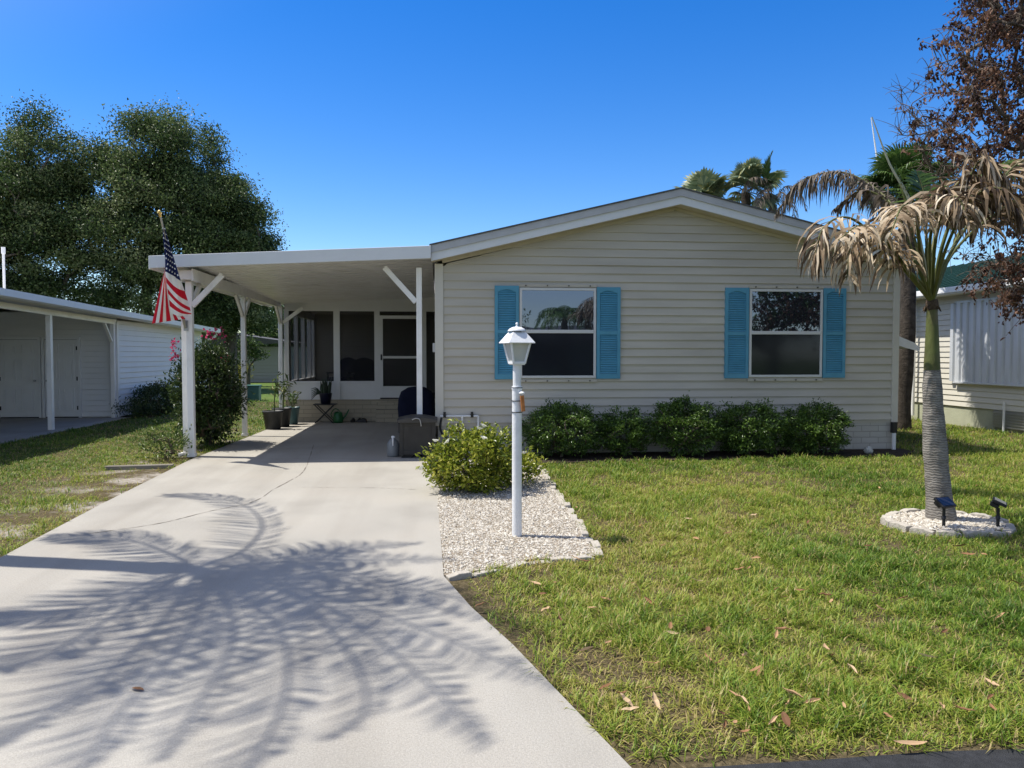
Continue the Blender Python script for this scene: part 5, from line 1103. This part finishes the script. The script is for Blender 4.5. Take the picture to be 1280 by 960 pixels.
def ldoor(x0, x1, flip):
    m = MB(); m.box(x0+.012, x1-.012, 20.45, 20.49, .03, 1.985); m.box(x0-.01, x1+.01, 20.476, 20.482, .0, 2.01, mi=1)
    for hz in (.25, 1., 1.78): hx = x1-.02 if flip else x0+.02; m.box(hx-.02, hx+.02, 20.436, 20.45, hz-.05, hz+.05, mi=1)
    wv = (x1-x0); 
    f = MB(); f.box(x0-.06, x0, 20.42, 20.5, 0, 2.06); f.box(x1, x1+.06, 20.42, 20.5, 0, 2.06); f.box(x0, x1, 20.42, 20.5, 2.0, 2.06)
    pm = m
    for cx in (x0+wv*.28, x0+wv*.72):
        for z0, z1 in ((.18, .75), (.95, 1.5), (1.62, 1.88)):
            h = wv*.16; pm.box(cx-h, cx-h+.025, 20.434, 20.45, z0, z1); pm.box(cx+h-.025, cx+h, 20.434, 20.45, z0, z1); pm.box(cx-h+.025, cx+h-.025, 20.435, 20.45, z1-.025, z1); pm.box(cx-h+.025, cx+h-.025, 20.435, 20.45, z0, z0+.025); pm.box(cx-h+.06, cx+h-.06, 20.430, 20.45, z0+.06, z1-.06)
    dd = m.build('door', [M_white2, M_black], ln); f.build('frame', M_white2, dd)
    q = MB(); kx = x0+.08 if flip else x1-.08; q.lathe([(0, 0), (.02, 0), (.012, .02), (.03, .045), (.022, .065), (0, .07)], (0, 0, 0), 10); o = q.build('knob', M_steel, None); o.parent = dd; o.location = (kx-ORG[dd.name][0], 20.44-ORG[dd.name][1], .95); o.rotation_euler.x = R(90)
ldoor(-11.12, -10.16, False); ldoor(-10.02, -9.2, True)
edge = lambda y: 2.77-(y-14.4)*.0195
m = MB(); V = []
for y in (8.0, 28.0):
    e = edge(y); V += [(-7.85, y, e), (-7.85, y, e-.13), (-14.2, y, e+.5), (-14.2, y, e+.4)]
m.arr(V, [(0, 2, 6, 4), (1, 5, 7, 3), (0, 4, 5, 1), (0, 1, 3, 2), (4, 6, 7, 5)]); m.build('roof', M_white, ln)
m = MB(); V = []
for y in (7.95, 28.05):
    e = edge(y); V += [(-7.85, y, e+.03), (-7.75, y, e+.03), (-7.75, y, e-.10), (-7.80, y, e-.13), (-7.85, y, e-.13)]
m.arr(V, [(i, (i+1) % 5, 5+(i+1) % 5, 5+i) for i in range(5)]+[(0, 4, 3, 2, 1), (5, 6, 7, 8, 9)]); m.build('gutter', M_fascia, ln)
m = MB(); m.bar((-8.3, 8.1, edge(8.1)-.20), (-8.3, 20.5, edge(20.5)-.20), .09, .12); m.build('beam', M_white, ln)
for y in (10.2, 13.7, 17.19, 20.38): MB().box(-8.36, -8.26, y-.05, y+.05, -.02, edge(y)-.18).build('post', M_white, ln, bevel=.006)
MB().bar((-8.31, 20.3, 1.95), (-8.31, 19.9, 2.4), .04, .07, up=(1, 0, 0)).build('brace', M_white, ln)
m = MB(); m.tube(curve([(-7.78, 27.9, 2.42), (-7.95, 27.8, 2.2), (-8.15, 27.7, 2.1), (-8.2, 27.7, 1.8), (-8.2, 27.7, .1)], 16), .04, 8); m.build('downspout', M_white, ln)
m = MB(); q = W(5, 345, 23); m.tube([(q[0], 23, 2.6), (q[0], 23, W(5, 315, 23)[2])], .035, 8); m.tube([(q[0], 23, W(5, 315, 23)[2]-.05), (q[0], 23, W(5, 309, 23)[2])], .055, 8); m.build('vent_pipe', M_white, ln)
MB().prism([(-7.9, 4.0), (-13.6, 4.0), (-13.6, 20.5), (-7.95, 20.5)][::-1], -.1, -.004).build('neighbour_patio', M_conc, kind='structure')
# far grey house and utility box through the carport
fh = thing('grey_house', 'low grey house with dark roof edge far beyond the carport', 'house', (-14, 46, 0))
m = MB(); siding(m, (-20, 46, 0), (1, 0, 0), (0, -1, 0), 0, 2.1, lambda z: (0, 11.2), course=.2); m.box(-20, -8.8, 46.02, 54, 0, 2.1); m.build('wall', mat('grey_siding', lin(.32, .32, .31), .6, .3), fh)
m = MB(); m.arr([(-20.4, 45.5, 2.0), (-14, 45.5, 2.0), (-8.4, 45.5, 2.35), (-8.4, 54.5, 2.35), (-14.4, 54.5, 3.2), (-14.4, 45.5, 3.2), (-20.4, 54.5, 2.0)], [(0, 1, 2, 5), (5, 2, 3, 4), (0, 5, 4, 6)]); m.build('roof', M_shingle, fh)
m = MB(); m.box(-17, -15.6, 45.95, 46.0, .8, 1.8); m.build('window', M_glass, fh)
ub = thing('utility_box', 'small green utility box on the lawn beyond the carport', 'utility box', (-6.55, 27.6, 0))
m = MB(); m.box(-6.8, -6.3, 27.4, 27.8, -.02, .5); m.build('cabinet', mat('utility_green', lin(.05, .13, .11), .5, .4), ub, bevel=.03)
m = MB(); m.box(-6.82, -6.28, 27.38, 27.82, .5, .55); m.build('lid', mat('utility_lid', lin(.06, .16, .13), .5, .4), ub, bevel=.015)
an = thing('antenna_pole', 'thin pale antenna pole rising above the roofs behind the palm', 'antenna', (12.05, 20.5, 0))

# ------------------------------------------------------------------ fallen dead leaves
M_fall = leafmat('fallen_leaf', [lin(.13, .065, .035), lin(.30, .16, .08), lin(.46, .29, .16), lin(.56, .42, .27)], .75, .15, .2)
g = np.random.default_rng(500)
def fallen(x, y, L, label, group=None, z=.022, tn=None, rz=None, name='dead_leaf', wf=.34):
    n = 7; m = MB(); us = np.linspace(-.5, .5, n); w_ = L*wf*np.cos(us*math.pi*.94)**.8*g.uniform(.8, 1.1); b = g.uniform(.1, .5); cu = g.uniform(.2, .9)
    V = []
    for u, ww in zip(us, w_):
        z0 = b*L*(u*u)*1.1+g.normal()*.002
        for s in (-1, -.4, .2, 1): V.append((u*L, s*ww/2*math.cos(cu*abs(s)), z0+abs(s)**2*ww*.5*math.sin(cu)))
    tt = g.uniform(.02, 1) if tn is None else tn
    m.arr(V, [(i*4+j, i*4+j+1, i*4+j+5, i*4+j+4) for i in range(n-1) for j in range(3)], tint=tt)
    o = m.build(name, M_fall, None); o.location = (x, y, z); o.rotation_euler = (g.normal()*.3 if z > .01 else 0, g.normal()*.2 if z > .01 else 0, g.uniform(0, 6.28) if rz is None else rz); return tag(o, label, 'dead leaf', group)
LPX = [(955, 783), (1068, 785), (740, 770), (733, 823), (760, 815), (815, 842), (900, 838), (970, 806), (885, 797), (930, 889), (1015, 890), (968, 912), (820, 888), (783, 886), (757, 872), (1090, 750), (1130, 755), (1230, 700), (1200, 690), (1210, 700), (945, 705), (828, 690), (870, 680), (910, 672), (1010, 660), (1220, 612), (1055, 895), (1180, 800), (1100, 770), (980, 757), (750, 800), (1240, 865), (700, 785), (790, 735), (1160, 660), (1225, 610), (1270, 735), (1000, 745), (840, 800), (905, 920), (1040, 830), (1205, 900), (885, 835), (720, 705), (860, 655), (1085, 690), (1140, 845), (770, 905), (950, 850), (800, 665), (720, 640), (1065, 845), (930, 925), (1110, 905), (1250, 780), (990, 880), (812, 760), (678, 752)]+[(float(g.uniform(600, 1280)), float(600+330*g.random()**.8)) for _ in range(46)]
for px, py in LPX:
    q = G(px, py)
    if inside(BED, q[0], q[1]) or q[1] < 2.95 or (((q[0]-4.78)/.6)**2+((q[1]-6.72)/.55)**2) < 1 or q[0] < .2+max(0, 5.5-q[1])*.27: continue
    fallen(q[0], q[1], g.uniform(.05, .105), 'curled dry brown leaf fallen on the front lawn', 'dead leaves fallen on the front lawn', z=g.uniform(.035, .055))
q = G(172, 863); fallen(q[0], q[1], .075, 'small reddish leaf lying alone on the shaded concrete drive', z=.006, tn=.25, rz=2.7)
q = G(1141, 939); fallen(q[0], q[1]+.02, .15, 'long tan leaf sheath lying at the asphalt edge', z=.02, tn=.75, rz=.05, wf=.22)
q = G(601, 762); fallen(q[0], q[1], .085, 'brown upright leaf at the grass edge of the drive', z=.03, tn=.4)
# stepping edge plank beside the left lawn
pl = MB(); pl.box(-.45, .45, -.05, .05, -.03, .035); o = pl.build('edging_plank', mat('grey_wood', lin(.20, .18, .15), .85, .2, vary=.3, vscale=8, stretch=(.2, 1, 1)), None, bevel=.01); o.location = (-4.25, 11.25, 0); o.rotation_euler.z = .12; tag(o, 'weathered grey edging plank in worn grass by the drive', 'plank')
# shell ornament at the right corner of the wall
o = MB().lathe([(0, 0), (.06, .01), (.075, .05), (.05, .10), (.02, .125), (0, .13)], n=12).build('rock', mat('pale_rock', lin(.5, .5, .47), .9, .1, vary=.2, vscale=20, bump=.8), None); o.location = (6.98, 11.75, -.01); tag(o, 'small pale rounded rock on soil at the right wall corner', 'rock')

# ------------------------------------------------------------------ across the street: what the front windows mirror
oh = thing('opposite_house', 'pale house across the street mirrored darkly in the front windows', 'house', (4, -24, 0))
m = MB(); m.box(-4, 13, -32, -24, 0, 2.5); m.build('wall', M_siding, oh); m = MB(); m.arr([(-4.4, -23.5, 2.5), (13.4, -23.5, 2.5), (13.4, -28, 3.6), (-4.4, -28, 3.6), (13.4, -32.5, 2.5), (-4.4, -32.5, 2.5)], [(0, 1, 2, 3), (3, 2, 4, 5)]); m.build('roof', M_shingle, oh)
for x in (0, 6): MB().box(x, x+1.6, -24, -23.95, .9, 2.1).build('window', M_glass, oh)
def feather_palm(label, x, y, hc, nf, fl, seed, mt=M_frond):
    g = np.random.default_rng(seed); t = thing('feather_palm', label, 'palm tree', (x, y, 0)); m = MB(); zs = np.linspace(-.05, hc, 24); m.tube([(x, y, z) for z in zs], np.linspace(.2, .13, 24), 10); m.build('trunk', M_bark, t)
    for k in range(nf):
        a = k*2.4+g.uniform(-.2, .2); e = g.uniform(.1, 1.1); d = np.array((math.cos(a), math.sin(a), 0)); c = np.array((x, y, hc)); m = MB()
        frond(m, [c, c+d*fl*.35*math.cos(e)+(0, 0, fl*.4*math.sin(e)), c+d*fl*.75+(0, 0, fl*.35*math.sin(e)-.1), c+d*fl+(0, 0, fl*(.1*math.sin(e)-.45))], 30, .5, .04, droop=.5, seed=seed*40+k, tint=(.1, .9)); m.build('frond', mt, t)
feather_palm('feather palm across the street mirrored in the left window', 5.75, -10, 3.35, 13, 1.5, 21)
feather_palm('taller dry palm across the street mirrored at the window edge', 7.5, -9.5, 3.7, 12, 1.5, 22, M_dead)
tree('street_tree', 'leafy tree across the street mirrored in the right window', (15.5, -9.5, 0), [((15.3, -9.5, 4.4), (3.2, 2.6, 2.6))], 90, 9000, .2, M_oak2, 310, 1.6, .2, None, .45, zmin=1.6)
tree('street_tree', 'rounded green tree across the street mirrored low in the left window', (3.0, -14, 0), [((3.0, -14, 2.3), (1.5, 1.5, 1.5))], 40, 4000, .18, M_oak2, 311, .9, .12, None, .35, zmin=.8)
a_ = W(1100, 225, 20.5); b_ = W(1089, 147, 20.5)
MB().tube([(12.0, 20.5, 3.2), a_, b_], [.03, .028, .014], 6).build('mast', M_white, an)
MB().tube([(12.05, 20.5, 0), (12.05, 20.5, 3.25)], .035, 6).build('mast_foot', M_white, an)
